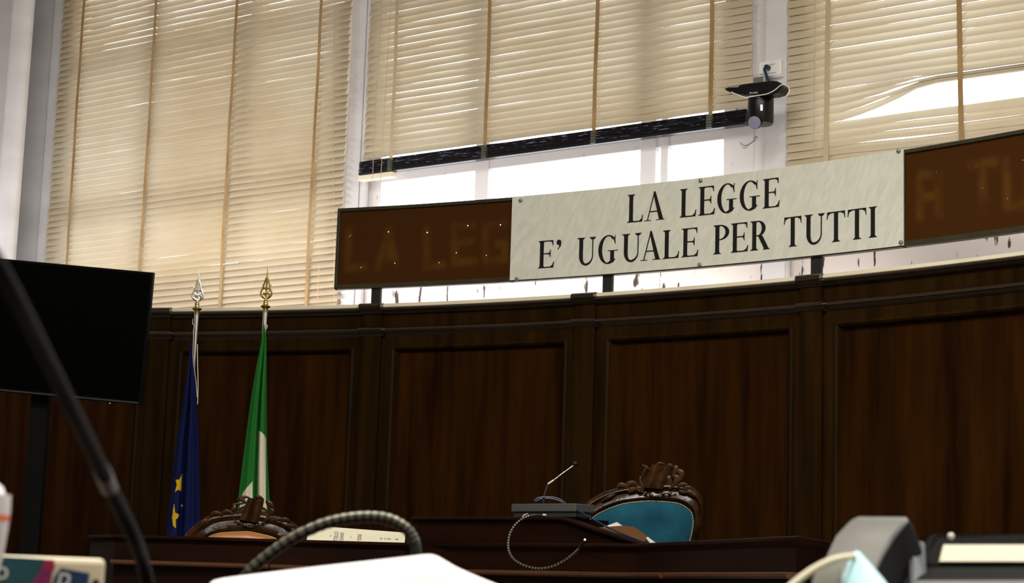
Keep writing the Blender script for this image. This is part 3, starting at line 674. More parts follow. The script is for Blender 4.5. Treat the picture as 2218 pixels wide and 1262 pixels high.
# ------------------------------------------------------------------ judges' bench
BZ = 1.127
PL = [V((-2.02, 9.2, 0)), V((-1.835, 8.884, 0)), V((-.453, 8.70, 0)), V((.54, 7.64, 0)), V((.652, 7.217, 0)), V((.949, 6.109, 0)), V((1.62, 7.85, 0))]
def inward(i):   # direction away from the viewer's side at a corner
    a = (PL[min(i+1, len(PL)-1)]-PL[max(i-1, 0)]).normalized(); n_ = V((-a.y, a.x, 0)); return n_ if n_.y > 0 or abs(n_.y) < .1 else -n_
bench = thing('judges_bench', (0, 8.0, 0), 'long dark mahogany judges bench with a raised middle screen and moulded lips', 'bench')
def strip(pts, prof, mi=0, mb=None):
    mb = mb or MB(); rings = []
    for i, p in enumerate(pts):
        a = (pts[min(i+1, len(pts)-1)]-pts[i]).normalized() if i < len(pts)-1 else None; c = (pts[i]-pts[i-1]).normalized() if i else None
        d = (a+c).normalized() if a and c else (a or c); n_ = V((d.y, -d.x, 0))   # toward the viewer
        k = 1/max(.5, (a.dot(d) if a else 1))
        rings.append([p+n_*o_*k+V((0, 0, z)) for o_, z in prof])
    mb.loft(rings, mi=mi); return mb
lip = [(-.03, BZ-.03), (-.03, BZ), (.012, BZ), (.017, BZ-.004), (.017, BZ-.014), (.010, BZ-.020), (.002, BZ-.034)]
strip(PL, [(-.03, 0), (-.03, BZ-.02), (0, BZ-.02), (0, 0)]).build('front_panel', m_bench, bench)
strip(PL, lip).build('top_lip', m_bench, bench, smooth=35)
def along(i, t, off=0):
    a, c = PL[i], PL[i+1]; d = (c-a).normalized(); return a+(c-a)*t+V((d.y, -d.x, 0))*off
LZ = 1.010
led = lambda o_: [(-.01, LZ-.022), (-.01, LZ), (o_-.005, LZ), (o_, LZ-.004), (o_, LZ-.014), (o_-.006, LZ-.022)]
t59 = .545
mb = strip([along(1, -.0), along(1, t59)], led(.05)); mb.build('lower_ledge', m_ledge, bench, smooth=35)
mb = strip([along(1, t59+.003), PL[2], along(2, .64)], led(.03)); mb.build('lower_ledge', m_ledge, bench, smooth=35)
mb = strip([along(2, .645), PL[3], along(3, .93)], led(.05)); mb.build('lower_ledge', m_ledge, bench, smooth=35)
mb = strip([along(3, .95), PL[4], PL[5]], led(.035)); mb.build('lower_ledge', m_ledge, bench, smooth=35)
mb = strip([PL[5], along(5, .6)], led(.03)); mb.build('lower_ledge', m_ledge, bench, smooth=35)
b = MB(); bk = [V((-1.9, 9.35, 0)), V((-.15, 9.2, 0)), V((.95, 8.1, 0)), V((1.62, 7.85, 0))]
front = [PL[0], PL[1], PL[2], PL[3], PL[4], PL[5], PL[6]]
b.prism([p+V((0, 0, BZ-.08)) for p in [PL[0]+V((.03, .03, 0)), PL[1]+V((.03, .04, 0)), PL[2]+V((.03, .04, 0)), PL[3]+V((.04, .03, 0)), PL[4]+V((.05, .02, 0)), PL[5]+V((.03, .09, 0)), PL[6]+V((-.04, .0, 0)), V((.85, 7.75, 0)), V((.0, 8.70, 0)), V((-.35, 8.98, 0))]], V((0, 0, .03)))
b.build('worktop', m_bench, bench)
# raised middle screen
BA = V((-.47, 8.70, 0)); BD = V((.65, -.57, 0)).normalized(); BN = V((BD.y, -BD.x, 0))
def bp(x, y, o_=0): return pl(x, y, BA+BN*o_, BN)
top = [(897, 1120), (1000, 1120), (1110, 1120), (1200, 1119.5), (1222, 1121), (1245, 1128), (1285, 1143), (1335, 1158), (1396, 1176)]
tp = [bp(x, y, .022) for x, y in top]
b = MB(); b.prism([bp(905, 1240, .022)]+[bp(905, 1124, .022)]+tp[1:]+[bp(1396, 1240, .022)], -BN*.045); b.build('raised_screen', m_bench, bench)
b = MB()
rings = []
for i, p in enumerate(tp):
    rings.append([p+BN*o_+V((0, 0, z)) for o_, z in ((-.05, -.012), (-.05, .002), (.012, .002), (.018, -.002), (.018, -.010), (.008, -.016), (.001, -.028))])
b.loft(rings); b.build('screen_lip', m_bench, bench, smooth=35)
a0 = bp(905, 1121, .0); a1 = bp(1225, 1122, .0)
b = MB(); b.prism([V((a0.x, a0.y, a0.z)), V((a1.x, a1.y, a0.z)), V((a1.x, a1.y, a0.z))-BN*.30, V((a0.x, a0.y, a0.z))-BN*.30], V((0, 0, -.02)))
b.prism([V((a0.x, a0.y, a0.z-.02)), V((a0.x, a0.y, 0+BZ-.06)), V((a0.x, a0.y, BZ-.06))-BN*.30, V((a0.x, a0.y, a0.z-.02))-BN*.30], BD*.02)
b.prism([V((a1.x, a1.y, a0.z-.02)), V((a1.x, a1.y, 0+BZ-.06)), V((a1.x, a1.y, BZ-.06))-BN*.30, V((a1.x, a1.y, a0.z-.02))-BN*.30], BD*-.02)
b.build('screen_shelf', m_bench, bench)
ZSH = a0.z+.002
# microphone unit on the shelf
c0, c1 = bp(1107, 1100, -.03), bp(1247, 1100, -.03)
mw = (V((c1.x, c1.y, 0))-V((c0.x, c0.y, 0))); ml = mw.length; mx_ = mw.normalized()
mic = thing('conference_microphone', V(((c0.x+c1.x)/2, (c0.y+c1.y)/2, ZSH))-BN*.06, 'grey desk microphone unit with short upright gooseneck and blue cable on the raised screen', 'microphone')
H1 = bp(1107, 1085, -.03).z-ZSH
def mf(a, c, z): return V((c0.x, c0.y, ZSH))+mx_*a-BN*c+V((0, 0, z))
b = MB()
b.loft([[mf(ml*t, -.010*math.sin(math.pi*t), z0_) for t in [i/8 for i in range(9)]]+[mf(ml*t, .13, z0_) for t in (1, .5, 0)] for z0_ in (.024, H1-.012)]); b.build('unit_housing', m_grey, mic, bevel=.004)
b = MB(); b.loft([[mf(ml*(.02+.96*t), .008-.010*math.sin(math.pi*t), z0_) for t in [i/8 for i in range(9)]]+[mf(ml*t, .12, z0_) for t in (.98, .5, .02)] for z0_ in (.001, .024)]); b.build('unit_foot', m_greyd, mic, bevel=.003)
YM = bp(1178, 1080, -.08).y
b = MB(); b.tube(catmull([at(x, y, YM) for x, y in ((1177, 1088), (1178, 1076), (1182, 1062), (1187, 1048))], 5), .0045, 10); b.build('gooseneck_base', m_greyd, mic, smooth=True)
b = MB(); b.tube([at(x, y, YM) for x, y in ((1187, 1048), (1199, 1040))], .0058, 10); b.tube([at(x, y, YM) for x, y in ((1199, 1040), (1218, 1025), (1242, 1008))], .0032, 10); b.build('gooseneck', m_silver, mic, smooth=True)
b = MB(); b.ball(at(1246, 1004, YM), .014, .013, .011, seg=16); b.build('mic_head', m_black, mic, smooth=True)
b = MB()
b.tube(catmull([at(x, y, YM-.01) for x, y in ((1157, 1084), (1165, 1078), (1180, 1076), (1200, 1077), (1215, 1082), (1225, 1090))], 6), .0032, 8)
b.tube(catmull([at(x, y, YM+.01) for x, y in ((1160, 1086), (1172, 1080), (1190, 1079), (1208, 1083), (1222, 1089))], 6), .0032, 8)
b.build('coiled_cable', m_cableb, mic, smooth=True); b = MB()
b.tube(catmull([bp(x, y, o_) for x, y, o_ in ((1248, 1102, -.04), (1265, 1113, -.03), (1290, 1127, .0), (1318, 1142, .01), (1350, 1156, .015), (1395, 1174, .02))], 6), .0036, 8)
b.build('blue_cable', m_cableb, mic, smooth=True)
# hanging gooseneck microphone
gk = thing('gooseneck_microphone', bp(1180, 1116, .03), 'thin ringed gooseneck microphone drooping in a loop over the front of the raised screen', 'microphone')
path = catmull([bp(x, y, o_) for x, y, o_ in ((1183, 1116, .03), (1160, 1115, .045), (1140, 1119, .075), (1120, 1132, .12), (1106, 1152, .16), (1101, 1175, .19), (1104, 1197, .21), (1117, 1214, .22), (1140, 1226, .225), (1167, 1231, .225), (1195, 1227, .225), (1222, 1214, .22), (1243, 1198, .215), (1256, 1185, .21))], 8)
b = MB(); b.tube(path, .0052, 10); gkn = b.build('gooseneck', m_cablek, gk, smooth=True)
b = MB(); L_ = 0
for i in range(14, len(path)-4):
    t = (path[i+1]-path[i]); L_ += t.length
    if i % 2 == 0: b.tube([path[i], path[i]+t*.85], .0058, 10)
b.build('gooseneck_rings', m_gold, gkn, smooth=True)
b = MB(); b.tube([bp(1176, 1115, .036), bp(1184, 1115.5, .030)], .0068, 10); b.build('metal_sleeve', m_silver, gk, smooth=True); b = MB(); b.tube(catmull([bp(1131, 1120, .09), bp(1136, 1114, .08), bp(1144, 1112, .07)], 4), .003, 8); b.build('cable_clip', m_silver, gk, smooth=True)
b = MB(); b.tube([bp(1254, 1187, .21), bp(1260, 1178, .21), bp(1266, 1170, .21)], [.0055, .0075, .007], 12); b.build('mic_head', m_black, gk, smooth=True)
b = MB(); b.ball(bp(1267, 1168, .212), .0045); b.build('light_ring', m_led, gk)
# papers and folder
fo = thing('document_folder', Pz(1350, 1165, BZ)+V((0, .25, 0)), 'brown leather folder with loose white sheets lying beside the blue-green chair', 'folder')
YP = 7.95
b = MB(); q = [(1288, 1142), (1352, 1137), (1372, 1140), (1392, 1152), (1408, 1168), (1418, 1182), (1330, 1190), (1288, 1160)]
b.prism([at(x, y, YP+.0012*(1190-y)) for x, y in q], V((0, .05, -.012))); b.build('folder_cover', m_folder, fo, bevel=.003)
b = MB(); b.prism([at(x, y, YP+.08) for x, y in ((1304, 1142), (1336, 1130), (1350, 1139), (1330, 1150))], V((0, .02, -.002))); b.build('loose_sheet', m_paper, fo)
b = MB(); b.prism([at(x, y, YP+.0) for x, y in ((1399, 1164), (1403, 1162), (1422, 1176), (1414, 1184))], V((0, .02, -.004))); b.build('loose_sheet', m_paper, fo)
doc = thing('document_stack', Pz(770, 1170, BZ)+V((0, .1, 0)), 'printed cream documents propped on the bench edge beside the left chair', 'document')
Q = [at(664, 1172, 8.83), at(876, 1180, 8.79), at(878, 1153, 8.93), at(667, 1137, 8.98)]
def dq(s_, t_): return (Q[0]*(1-s_)+Q[1]*s_)*(1-t_)+(Q[3]*(1-s_)+Q[2]*s_)*t_
b = MB(); b.prism(Q, V((0, .03, -.02))); tpg = b.build('top_page', m_page, doc)
b = MB(); b.prism([dq(-.01, 1.02), dq(.08, 1.05), dq(.08, .9), dq(-.01, .9)], V((0, .02, -.004))); b.build('under_page', m_paper, doc)
dn_ = (Q[1]-Q[0]).cross(Q[3]-Q[0]).normalized(); dn_ = dn_ if dn_.y < 0 else -dn_
b = MB()
def dtext(s_, body, size, col=0):
    vs, fs = textmesh(body, 1.0); 
    for v in [0]: pass
    W_, Hh = (Q[1]-Q[0]).length, (Q[3]-Q[0]).length
    b.add([dq(s_+(-v.y)*size/W_, .42+v.x*size/Hh) + dn_*.0006 for v in vs], fs)
dtext(.30, 'TTELLO', .030); dtext(.36, 'OFANO', .026); dtext(.54, 'TIONE', .028); dtext(.24, 'iiiiiii', .012); dtext(.45, 'iiiii', .012); dtext(.76, 'lllllllll', .014); dtext(.80, 'lllllll', .014); dtext(.92, 'IIII', .022); dtext(.86, '*', .05)
b.build('printed_text', m_print, doc)

# ------------------------------------------------------------------ chairs
def chair(label, Y, N, outer, inner, low, book, leaves, ribbon, pad, cushion_pts=None):
    A = V((0, Y, 0)); N = V(N).normalized(); X = V((-N.y, N.x, 0)); X = X if X.x > 0 else -X
    P = lambda x, y, o_=0: pl(x, y, A+N*o_, N)
    zs = .35+.46
    cxm = (P(*inner[0]).x+P(*inner[-1]).x)/2
    base = P((inner[0][0]+inner[-1][0])/2, inner[0][1]); base = V((base.x, base.y, .35))
    root = thing('carved_armchair', base, label, 'chair')
    O = catmull([P(*q) for q in outer], 4); I = catmull([P(*q) for q in inner], 4)
    # resample to the same count, then continue down to the seat
    def resamp(C, n):
        L = [0]
        for a, c in zip(C, C[1:]): L.append(L[-1]+(c-a).length)
        out = []
        for k in range(n):
            t = L[-1]*k/(n-1); j = max(i for i in range(len(L)) if L[i] <= t+1e-9); j = min(j, len(C)-2)
            u_ = (t-L[j])/max(1e-9, L[j+1]-L[j]); out.append(C[j]+(C[j+1]-C[j])*u_)
        return out
    O = resamp(O, 44); I = resamp(I, 44)
    lo, ro = low
    def down(C, tgt_in):
        s_, e_ = C[0], C[-1]
        return [V((base.x, base.y, 0))-X*tgt_in+V((0, 0, zs)), (V((base.x, base.y, 0))-X*tgt_in+V((0, 0, zs)))*.4+s_*.6]+C+[(V((base.x, base.y, 0))+X*tgt_in+V((0, 0, zs)))*.4+e_*.6, V((base.x, base.y, 0))+X*tgt_in+V((0, 0, zs))]
    O = down(O, lo); I = down(I, ro)
    b = MB(); rings = []
    for o_, i_ in zip(O, I):
        r = []
        for t, d in ((-.02, .0), (0, .014), (.10, .026), (.25, .030), (.36, .020), (.45, .014), (.60, .020), (.8, .026), (.94, .018), (1.0, .006), (1.0, -.03), (.5, -.035), (0, -.03)):
            r.append(o_+(i_-o_)*t+N*d)
        rings.append(r)
    b.loft(rings); bfr = b.build('back_frame', m_carve, root, smooth=45)
    cen = sum(I, V((0, 0, 0)))/len(I); b = MB(); rg = []
    for s_, d in ((1.0, .004), (.985, .012), (.93, .024), (.82, .036), (.6, .048), (.3, .055), (.05, .057)): rg.append([cen+(p-cen)*s_+N*d for p in I])
    b.loft(rg); bcu = b.build('back_cushion', pad, root, smooth=True)
    b = MB(); 
    for k in range(1, len(I)-1):
        for q in (0, .5):
            p = I[k]*(1-q)+I[k+1]*q; p = p+(cen-p)*.035+N*.018
            b.ball(p, .0042, .0042, .0042, seg=6)
    b.build('nail_trim', m_nail, bcu, smooth=True)
    # carved crest
    b = MB(); bpts = [P(*q) for q in book]; ext = N*.035
    m0, m1 = (bpts[0]+bpts[1])/2, (bpts[2]+bpts[3])/2
    def page(a, c, d, e, bl):
        n = 6; r = []
        for k in range(n+1):
            t = k/n; h = .030+bl*math.sin(math.pi*min(1, t*1.05))
            r.append([a+(c-a)*t+N*h, e+(d-e)*t+N*h, e+(d-e)*t+N*0, a+(c-a)*t+N*0])
        b.loft(r)
    page(bpts[0], m0, m1, bpts[3], .012); page(m0, bpts[1], bpts[2], m1, .012)
    b.build('carved_book', m_carve, bfr, smooth=40)
    b = MB()
    for pts, r0 in leaves:
        c = catmull([P(x, y, .024) for x, y in pts], 5); n = len(c)
        b.tube(c, [r0*(.25+1.0*math.sin(math.pi*min(1, (i+.6)/n)**.8)) for i in range(n)], 8, sy=.8)
    c = catmull([P(x, y, .034) for x, y in ribbon], 6); b.tube(c, [.0045+.0025*math.sin(i*1.1) for i in range(len(c))], 8)
    # solid backing under the book
    b.build('carved_leaves', m_carve, bfr, smooth=True)
    bc = (bpts[0]+bpts[1]+bpts[2]+bpts[3])/4
    b = MB(); b.ball(bc+V((0, 0, -.02)), .085, .018, .05, X=X, Y=N, Z=V((0, 0, 1)), seg=20); b.build('crest_block', m_carve, bfr, smooth=True)
    # seat, arms and legs below the bench line
    bx = V((base.x, base.y, 0)); sw = .29
    def cf(a, c, z): return bx+X*a+N*c+V((0, 0, z))
    b = MB(); b.frame_box(cf, -sw, sw, .03, .54, zs-.10, zs-.04); b.build('seat_rail', m_carve, root, bevel=.01)
    b = MB(); rg = []
    for s_, z in ((1, zs-.04), (1.02, zs-.01), (.97, zs+.02), (.8, zs+.035), (.3, zs+.045)): rg.append([cf(sw*s_*math.cos(a*math.pi/12)*(1 if abs(math.cos(a*math.pi/12)) > .7 else 1), .285+.25*s_*math.sin(a*math.pi/12), z) for a in range(24)])
    b.loft(rg); b.build('seat_cushion', pad, root, smooth=True)
    for a, c in ((-sw+.03, .06), (sw-.03, .06), (-sw+.03, .50), (sw-.03, .50)):
        b = MB(); b.tube([cf(a, c, .35), cf(a, c, .50), cf(a, c, .66), cf(a, c, zs-.06)], [.016, .018, .026, .034], 10); b.build('leg', m_carve, root, smooth=True)
    for s_ in (-1, 1):
        b = MB(); b.tube(catmull([cf(s_*(sw-.02), .02, zs+.17), cf(s_*(sw+.01), .20, zs+.17), cf(s_*(sw+.02), .38, zs+.155), cf(s_*(sw), .42, zs+.07), cf(s_*(sw-.03), .40, zs-.06)], 5), .020, 10); b.build('armrest', m_carve, root, smooth=True)
    return root
chair('carved wooden armchair with blue-green velvet back, right of the microphone unit', 8.50, (-.15, -1, 0),
      [(1243, 1130), (1248, 1114), (1258, 1101), (1280, 1081), (1310, 1065), (1345, 1055), (1385, 1049), (1430, 1045), (1470, 1046), (1496, 1053), (1513, 1066), (1524, 1086), (1525, 1112), (1518, 1145), (1509, 1176)],
      [(1268, 1134), (1271, 1130), (1283, 1119), (1301, 1108), (1324, 1098), (1349, 1090), (1378, 1086), (1410, 1084), (1441, 1085.5), (1470, 1089), (1488, 1097), (1501, 1110), (1505, 1130), (1503, 1150), (1497, 1176)],
      (.29, .24), [(1413, 1006), (1455, 1011), (1436, 1060), (1394, 1056)],
      [([(1337, 1056), (1345, 1050), (1356, 1054), (1364, 1062)], .010), ([(1352, 1058), (1362, 1048), (1374, 1046), (1381, 1052)], .010), ([(1360, 1066), (1370, 1060), (1378, 1062)], .011), ([(1376, 1056), (1386, 1060), (1394, 1064)], .013),
       ([(1380, 1066), (1392, 1058), (1388, 1045), (1386, 1030)], .009), ([(1390, 1006), (1400, 1012), (1411, 1019)], .005), ([(1402, 1008), (1394, 1024), (1390, 1034)], .006), ([(1458, 1010), (1464, 1014), (1462, 1022), (1456, 1030)], .011), ([(1466, 1018), (1476, 1024), (1474, 1036), (1464, 1044)], .012), ([(1456, 1030), (1466, 1034), (1462, 1048), (1448, 1058)], .012),
       ([(1420, 1008), (1430, 1003), (1440, 1006)], .006), ([(1436, 1005), (1437, 1001)], .004), ([(1444, 1008), (1452, 1008), (1458, 1012)], .008), ([(1466, 1056), (1476, 1049), (1490, 1049)], .009), ([(1478, 1060), (1490, 1056), (1502, 1060)], .010), ([(1470, 1062), (1482, 1066), (1496, 1064)], .008), ([(1488, 1064), (1498, 1068), (1506, 1076)], .009), ([(1302, 1086), (1312, 1080), (1324, 1074), (1332, 1068)], .008)],
      [(1382, 1062), (1395, 1066), (1408, 1071), (1422, 1075), (1436, 1069), (1450, 1068), (1464, 1062)], m_teal)
chair('carved wooden armchair with tan leather back, below the green flag', 9.60, (.05, -1, 0),
      [(400, 1162), (408, 1150), (421, 1138), (441, 1124), (456, 1115), (480, 1109), (510, 1106), (545, 1106), (575, 1110), (600, 1117), (622, 1124), (640, 1135), (652, 1149), (662, 1168)],
      [(448, 1165), (453, 1161), (463, 1157), (475, 1154), (490, 1152.5), (508, 1151.5), (525, 1151), (540, 1151), (555, 1153.5), (570, 1157), (583, 1160), (596, 1164), (603, 1168), (608, 1172)],
      (.29, .20), [(539, 1077), (572, 1085), (561, 1133), (519, 1125)],
      [([(455, 1117), (466, 1111), (478, 1114), (484, 1122)], .011), ([(478, 1118), (488, 1108), (500, 1110), (508, 1118)], .010), ([(500, 1108), (508, 1100), (506, 1090)], .010), ([(503, 1092), (514, 1091), (532, 1089)], .006), ([(515, 1080), (524, 1082), (534, 1090)], .008), ([(512, 1083), (522, 1078), (532, 1076), (540, 1077)], .007),
       ([(552, 1076), (562, 1077), (572, 1083)], .009), ([(576, 1084), (584, 1090), (590, 1100), (586, 1110)], .012), ([(580, 1100), (590, 1106), (584, 1116), (574, 1124)], .012), ([(572, 1128), (582, 1122), (594, 1121), (610, 1121)], .009), ([(590, 1126), (602, 1124), (614, 1126)], .010), ([(604, 1128), (618, 1125), (630, 1131)], .011), ([(618, 1138), (630, 1139), (640, 1144)], .010), ([(450, 1124), (442, 1131), (432, 1139)], .009)],
      [(506, 1122), (514, 1130), (528, 1136), (542, 1141), (556, 1137), (570, 1132), (580, 1124)], m_tan)

# ------------------------------------------------------------------ video camera on the pier
VC = .16
def cw(x, y, v=VC): u_, z_ = W(x, y, v); return wp(u_, v, z_)
ptz = thing('video_camera', cw(1650, 200, 0), 'black ceiling-style video camera on a bracket with white rim, fixed to the white pier', 'camera')
up_ = V((0, 0, 1))
topc = [(1584, 199), (1590, 202), (1600, 206), (1612, 210), (1622, 210), (1645, 206), (1662, 203), (1678, 195), (1690, 185), (1697, 183), (1706, 187), (1710, 194), (1708, 202), (1703, 208)]
b = MB(); rim = [cw(x, y, .26 if i < 5 else .22-.010*(i-5)) for i, (x, y) in enumerate(topc)]
upp = [(1584, 199), (1597, 195), (1612, 195), (1618, 190), (1640, 188), (1662, 186), (1676, 184), (1690, 183)]
poly = [cw(x, y, .20) for x, y in ((1584, 199), (1594, 196.5), (1614, 196), (1619, 191), (1640, 188), (1664, 185), (1680, 183), (1697, 183), (1708, 188), (1710, 196), (1703, 208), (1690, 212), (1672, 214), (1650, 213), (1628, 213), (1610, 211), (1596, 207), (1588, 203))]
b.prism(poly, -WN*.085); brk = b.build('bracket', m_black, ptz, bevel=.006)
b = MB(); b.tube(catmull([p for p in [cw(x, y, .292) for x, y in topc]], 3), .0026, 8); b.build('white_rim', m_box, brk, smooth=True)
b = MB(); cc_ = cw(1648, 236, .20); ax = V((0, 0, 1))
b.lathe(cw(1648, 211, .20)-ax*.0, [(.064, -.150), (.070, -.138), (.070, -.012), (.067, 0)], ax, 28); b.build('camera_body', m_black, ptz, smooth=True)
b = MB(); b.lathe(cw(1648, 211, .20), [(.0715, -.006), (.0725, -.003), (.0715, .0)], ax, 28); b.build('body_ring', m_box, ptz, smooth=True)
lp = cw(1634, 265, .275); ln = (CAM+V((-2.2, 0, -.5))-lp).normalized()
b = MB(); b.lathe(lp, [(.030, -.075), (.036, -.06), (.036, -.006), (.033, 0)], ln, 26); lb_ = b.build('lens_barrel', m_black, ptz, smooth=True)
b = MB(); b.lathe(lp, [(.0335, .0), (.032, .002), (.02, .004), (.001, .005)], ln, 26); b.build('lens', m_lens, lb_, smooth=True)
b = MB(); q = [cw(x, y, .275) for x, y in ((1647, 227), (1650, 226), (1650, 238), (1647, 239))]; b.prism(q, WN*.01); b.build('indicator', m_led, ptz)
b = MB()
vs, fs = textmesh('Minrray', .016)
o0 = cw(1632, 201, .2855)
b.add([o0-WD*v.x-V((0, 0, 1))*v.y+V((0, 0, -v.x*-.02)) for v in vs], fs); b.build('maker_mark', m_box, brk)
jb = thing('junction_box', cw(1670, 150, -.02), 'white electrical socket box on the pier above the video camera', 'socket box')
b = MB(); u0_, z0_ = W(1646, 168, .02); u1_, z1_ = W(1694, 130, .02)
b.wbox(u0_, u1_, -.03, .035, z0_, z1_+.004); bxc = b.build('box_cover', m_box, jb, bevel=.006)
b = MB(); b.wbox(u0_+.03, u0_+.10, .0352, .0358, z1_-.022, z1_-.019); b.wbox(u0_+.025, u0_+.09, .0352, .0358, z1_-.030, z1_-.0285); b.build('printed_line', m_print, jb)
b = MB(); b.wbox(u0_+.005, u1_-.03, .0352, .037, z0_+.010, z0_+.013); b.build('seam', m_print, jb)
b = MB(); b.tube(catmull([cw(x, y, v) for x, y, v in ((1666, 147, .05), (1662, 146, .06), (1656, 149, .075), (1659, 160, .09), (1665, 175, .11), (1672, 181, .12), (1680, 184, .13))], 5), .0085, 10)
b.lathe(cw(1665, 147, .040), [(.013, 0), (.013, .03), (.009, .035)], -WN, 14)
b.tube(catmull([cw(x, y, .13) for x, y in ((1668, 180, ), (1676, 176), (1684, 182), (1690, 186))], 4), .004, 8)
tag(b.build('camera_cable', m_cableb, smooth=True), 'short dark blue cable plugged into the socket box and running down to the video camera', 'cable')
b = MB(); b.wbox(*[W(1648, 187, 0)[0], W(1672, 187, 0)[0]], -.03, .09, W(1655, 190, 0)[1], W(1655, 176, 0)[1]); b.build('wall_mount', m_stud, ptz, bevel=.003)

# ------------------------------------------------------------------ foreground desk and things on it
DZ = .78
b = MB(); b.box(-1.4, 1.4, .12, 1.75, DZ-.03, DZ); dk = thing('desk', (0, .9, 0), 'plain desk carrying the papers and telephone in the foreground', 'desk')
b.build('desk_top', m_bench, dk, bevel=.004)
for x in (-1.3, 1.3):
    for y in (.2, 1.65):
        b = MB(); b.box(x-.03, x+.03, y-.03, y+.03, 0, DZ-.03); b.build('leg', m_bench, dk)
# dark gooseneck at left
P = [(-60, 480, .52), (0, 580, .55), (40, 655, .58), (80, 735, .62), (120, 815, .66), (160, 895, .70), (195, 965, .74), (228, 1035, .78), (262, 1105, .82), (290, 1165, .85), (308, 1215, .88), (322, 1275, .90)]
g1 = thing('gooseneck_microphone', (at(322, 1275, .90).x, .9, DZ), 'large blurred black gooseneck crossing the lower left foreground diagonally', 'microphone')
c = catmull([at(*q) for q in P], 5); end = V((c[-1].x+.004, .905, DZ))
b = MB(); c2 = c+[c[-1]*.5+end*.5, end]; b.tube(c2, [.0024+.0010*min(1, i/40) for i in range(len(c2))], 12); b.build('gooseneck', mat('matt_black_rubber', (.0025, .0025, .003), .6, .12), g1, smooth=True)
b = MB(); b.tube([at(220, 1017, .773), at(228, 1035, .78), at(237, 1057, .79)], .0036, 14); b.build('light_ring', mat('clear_ring', (.20, .19, .20), .3, .5), g1, smooth=True)
b = MB(); b.lathe(end, [(.022, 0), (.022, .006), (.008, .012), (.005, .02)]); b.build('mic_base', m_black, g1, smooth=True)
# second curved gooseneck
P = [(520, 1262), (545, 1232), (590, 1195), (640, 1162), (700, 1135), (750, 1123), (800, 1119), (845, 1125), (880, 1145), (897, 1172), (902, 1200), (902, 1235)]
g2 = thing('gooseneck_microphone', (at(902, 1235, 1.45).x, 1.45, DZ), 'thick blurred ringed gooseneck arched above the white sheet in the foreground', 'microphone')
c = catmull([at(x, y, 1.45) for x, y in P], 6); c = [V((c[0].x-.02, 1.40, c[0].z-.03))]+c; fo_ = V((c[-1].x, 1.45, DZ)); c += [(c[-1]+fo_)/2, fo_]
b = MB(); b.tube(c, .0043, 12); g2n = b.build('gooseneck', m_cablek, g2, smooth=True)
b = MB()
for i in range(6, len(c)-14, 2):
    t = c[i+1]-c[i]; b.tube([c[i], c[i]+t*1.1], .0046, 12)
b.build('gooseneck_rings', mat('dull_ring_metal', (.13, .125, .085), .38, .5, metal=.8), g2n, smooth=True)
b = MB(); b.lathe(fo_, [(.025, 0), (.025, .008), (.008, .014), (.006, .03)]); b.build('mic_base', m_black, g2, smooth=True)
b = MB(); b.lathe(c[0]+V((0, 0, -.006)), [(.006, -.02), (.008, -.015), (.008, .01), (.005, .014)], c[1]-c[0]); b.build('mic_head', m_black, g2, smooth=True)
# propped white sheet
top_ = [(455, 1262), (480, 1252), (600, 1237), (700, 1225), (800, 1214), (880, 1205), (925, 1200), (945, 1203), (962, 1212), (990, 1228), (1040, 1250), (1085, 1268)]
tt = catmull([at(x, y, 1.22+.00008*(x-700)) for x, y in top_], 3)
b = MB(); rings = []
for k in range(7):
    s_ = k/6
    rings.append([V((p.x*(1-.05*s_), p.y-.10*s_**.8, p.z*(1-s_**1.3)+(DZ+.002)*s_**1.3)) for p in tt])
b.loft(rings, closed=False)
o = b.build('paper_sheet', m_paper, smooth=60); sd = o.modifiers.new('thick', 'SOLIDIFY'); sd.thickness = .0006
tag(o, 'white sheet of paper curving up in the middle foreground', 'paper')
# printed card box at lower left
bx = thing('printed_box', at(100, 1262, 1.0)*1.0, 'cream box printed in teal, magenta and navy at the lower left corner', 'box')
bx.location.z = DZ
A_ = at(-60, 1199, .98); B_ = at(232, 1221, 1.02); dxy = V((B_.x-A_.x, B_.y-A_.y, 0)); bw = dxy.length; ex = dxy.normalized(); ey = V((-ex.y, ex.x, 0))
def bf(a, c, z):  # a along, c depth, z down from the top edge
    p = A_+ex*a+ey*c; return V((p.x, p.y, (A_.z+(B_.z-A_.z)*0)-z))
hB = A_.z-DZ-.002
b = MB(); b.frame_box(bf, 0, bw, 0, .06, 0, hB); bbx = b.build('box_body', m_cardb, bx, bevel=.003)
def facept(x, y, o_=-.0006):
    N_ = ey; return pl(x, y, A_+ey*o_, N_)
def facepoly(name, pts, m, o_=-.0006, label=None):
    b = MB(); b.prism([facept(x, y, o_) for x, y in pts], ey*-.0003); b.build(name, m, bx, label=label)
facepoly('teal_field', [(-55, 1201), (60, 1207), (104, 1211), (96, 1235), (70, 1262), (60, 1300), (-55, 1300)], m_tealp)
facepoly('magenta_swoosh', [(98, 1211), (117, 1212), (119, 1228), (112, 1245), (106, 1300), (60, 1300), (68, 1262), (85, 1240), (93, 1225)], m_mag, -.001)
facepoly('navy_square', [(132, 1229), (194, 1241), (186, 1300), (108, 1300), (118, 1248)], m_navy, -.0006)
b = MB(); vs, fs = textmesh('p', 1)
o1 = facept(140, 1250, -.0012); o2 = facept(4, 1236, -.0012); o3 = facept(207, 1262, -.0012)
b.add([o1+ex*v.x*.016+V((0, 0, v.y*.016))+ex*v.y*.003 for v in vs], fs); vs, fs = textmesh('b', 1); b.add([o2+ex*v.x*.016+V((0, 0, v.y*.014)) for v in vs], fs)
b.build('white_lettering', m_paper, bx)
b = MB(); b.lathe(o3, [(.002, 0), (.002, .0006)], -ey, 12); b.build('dot', m_ink, bx)
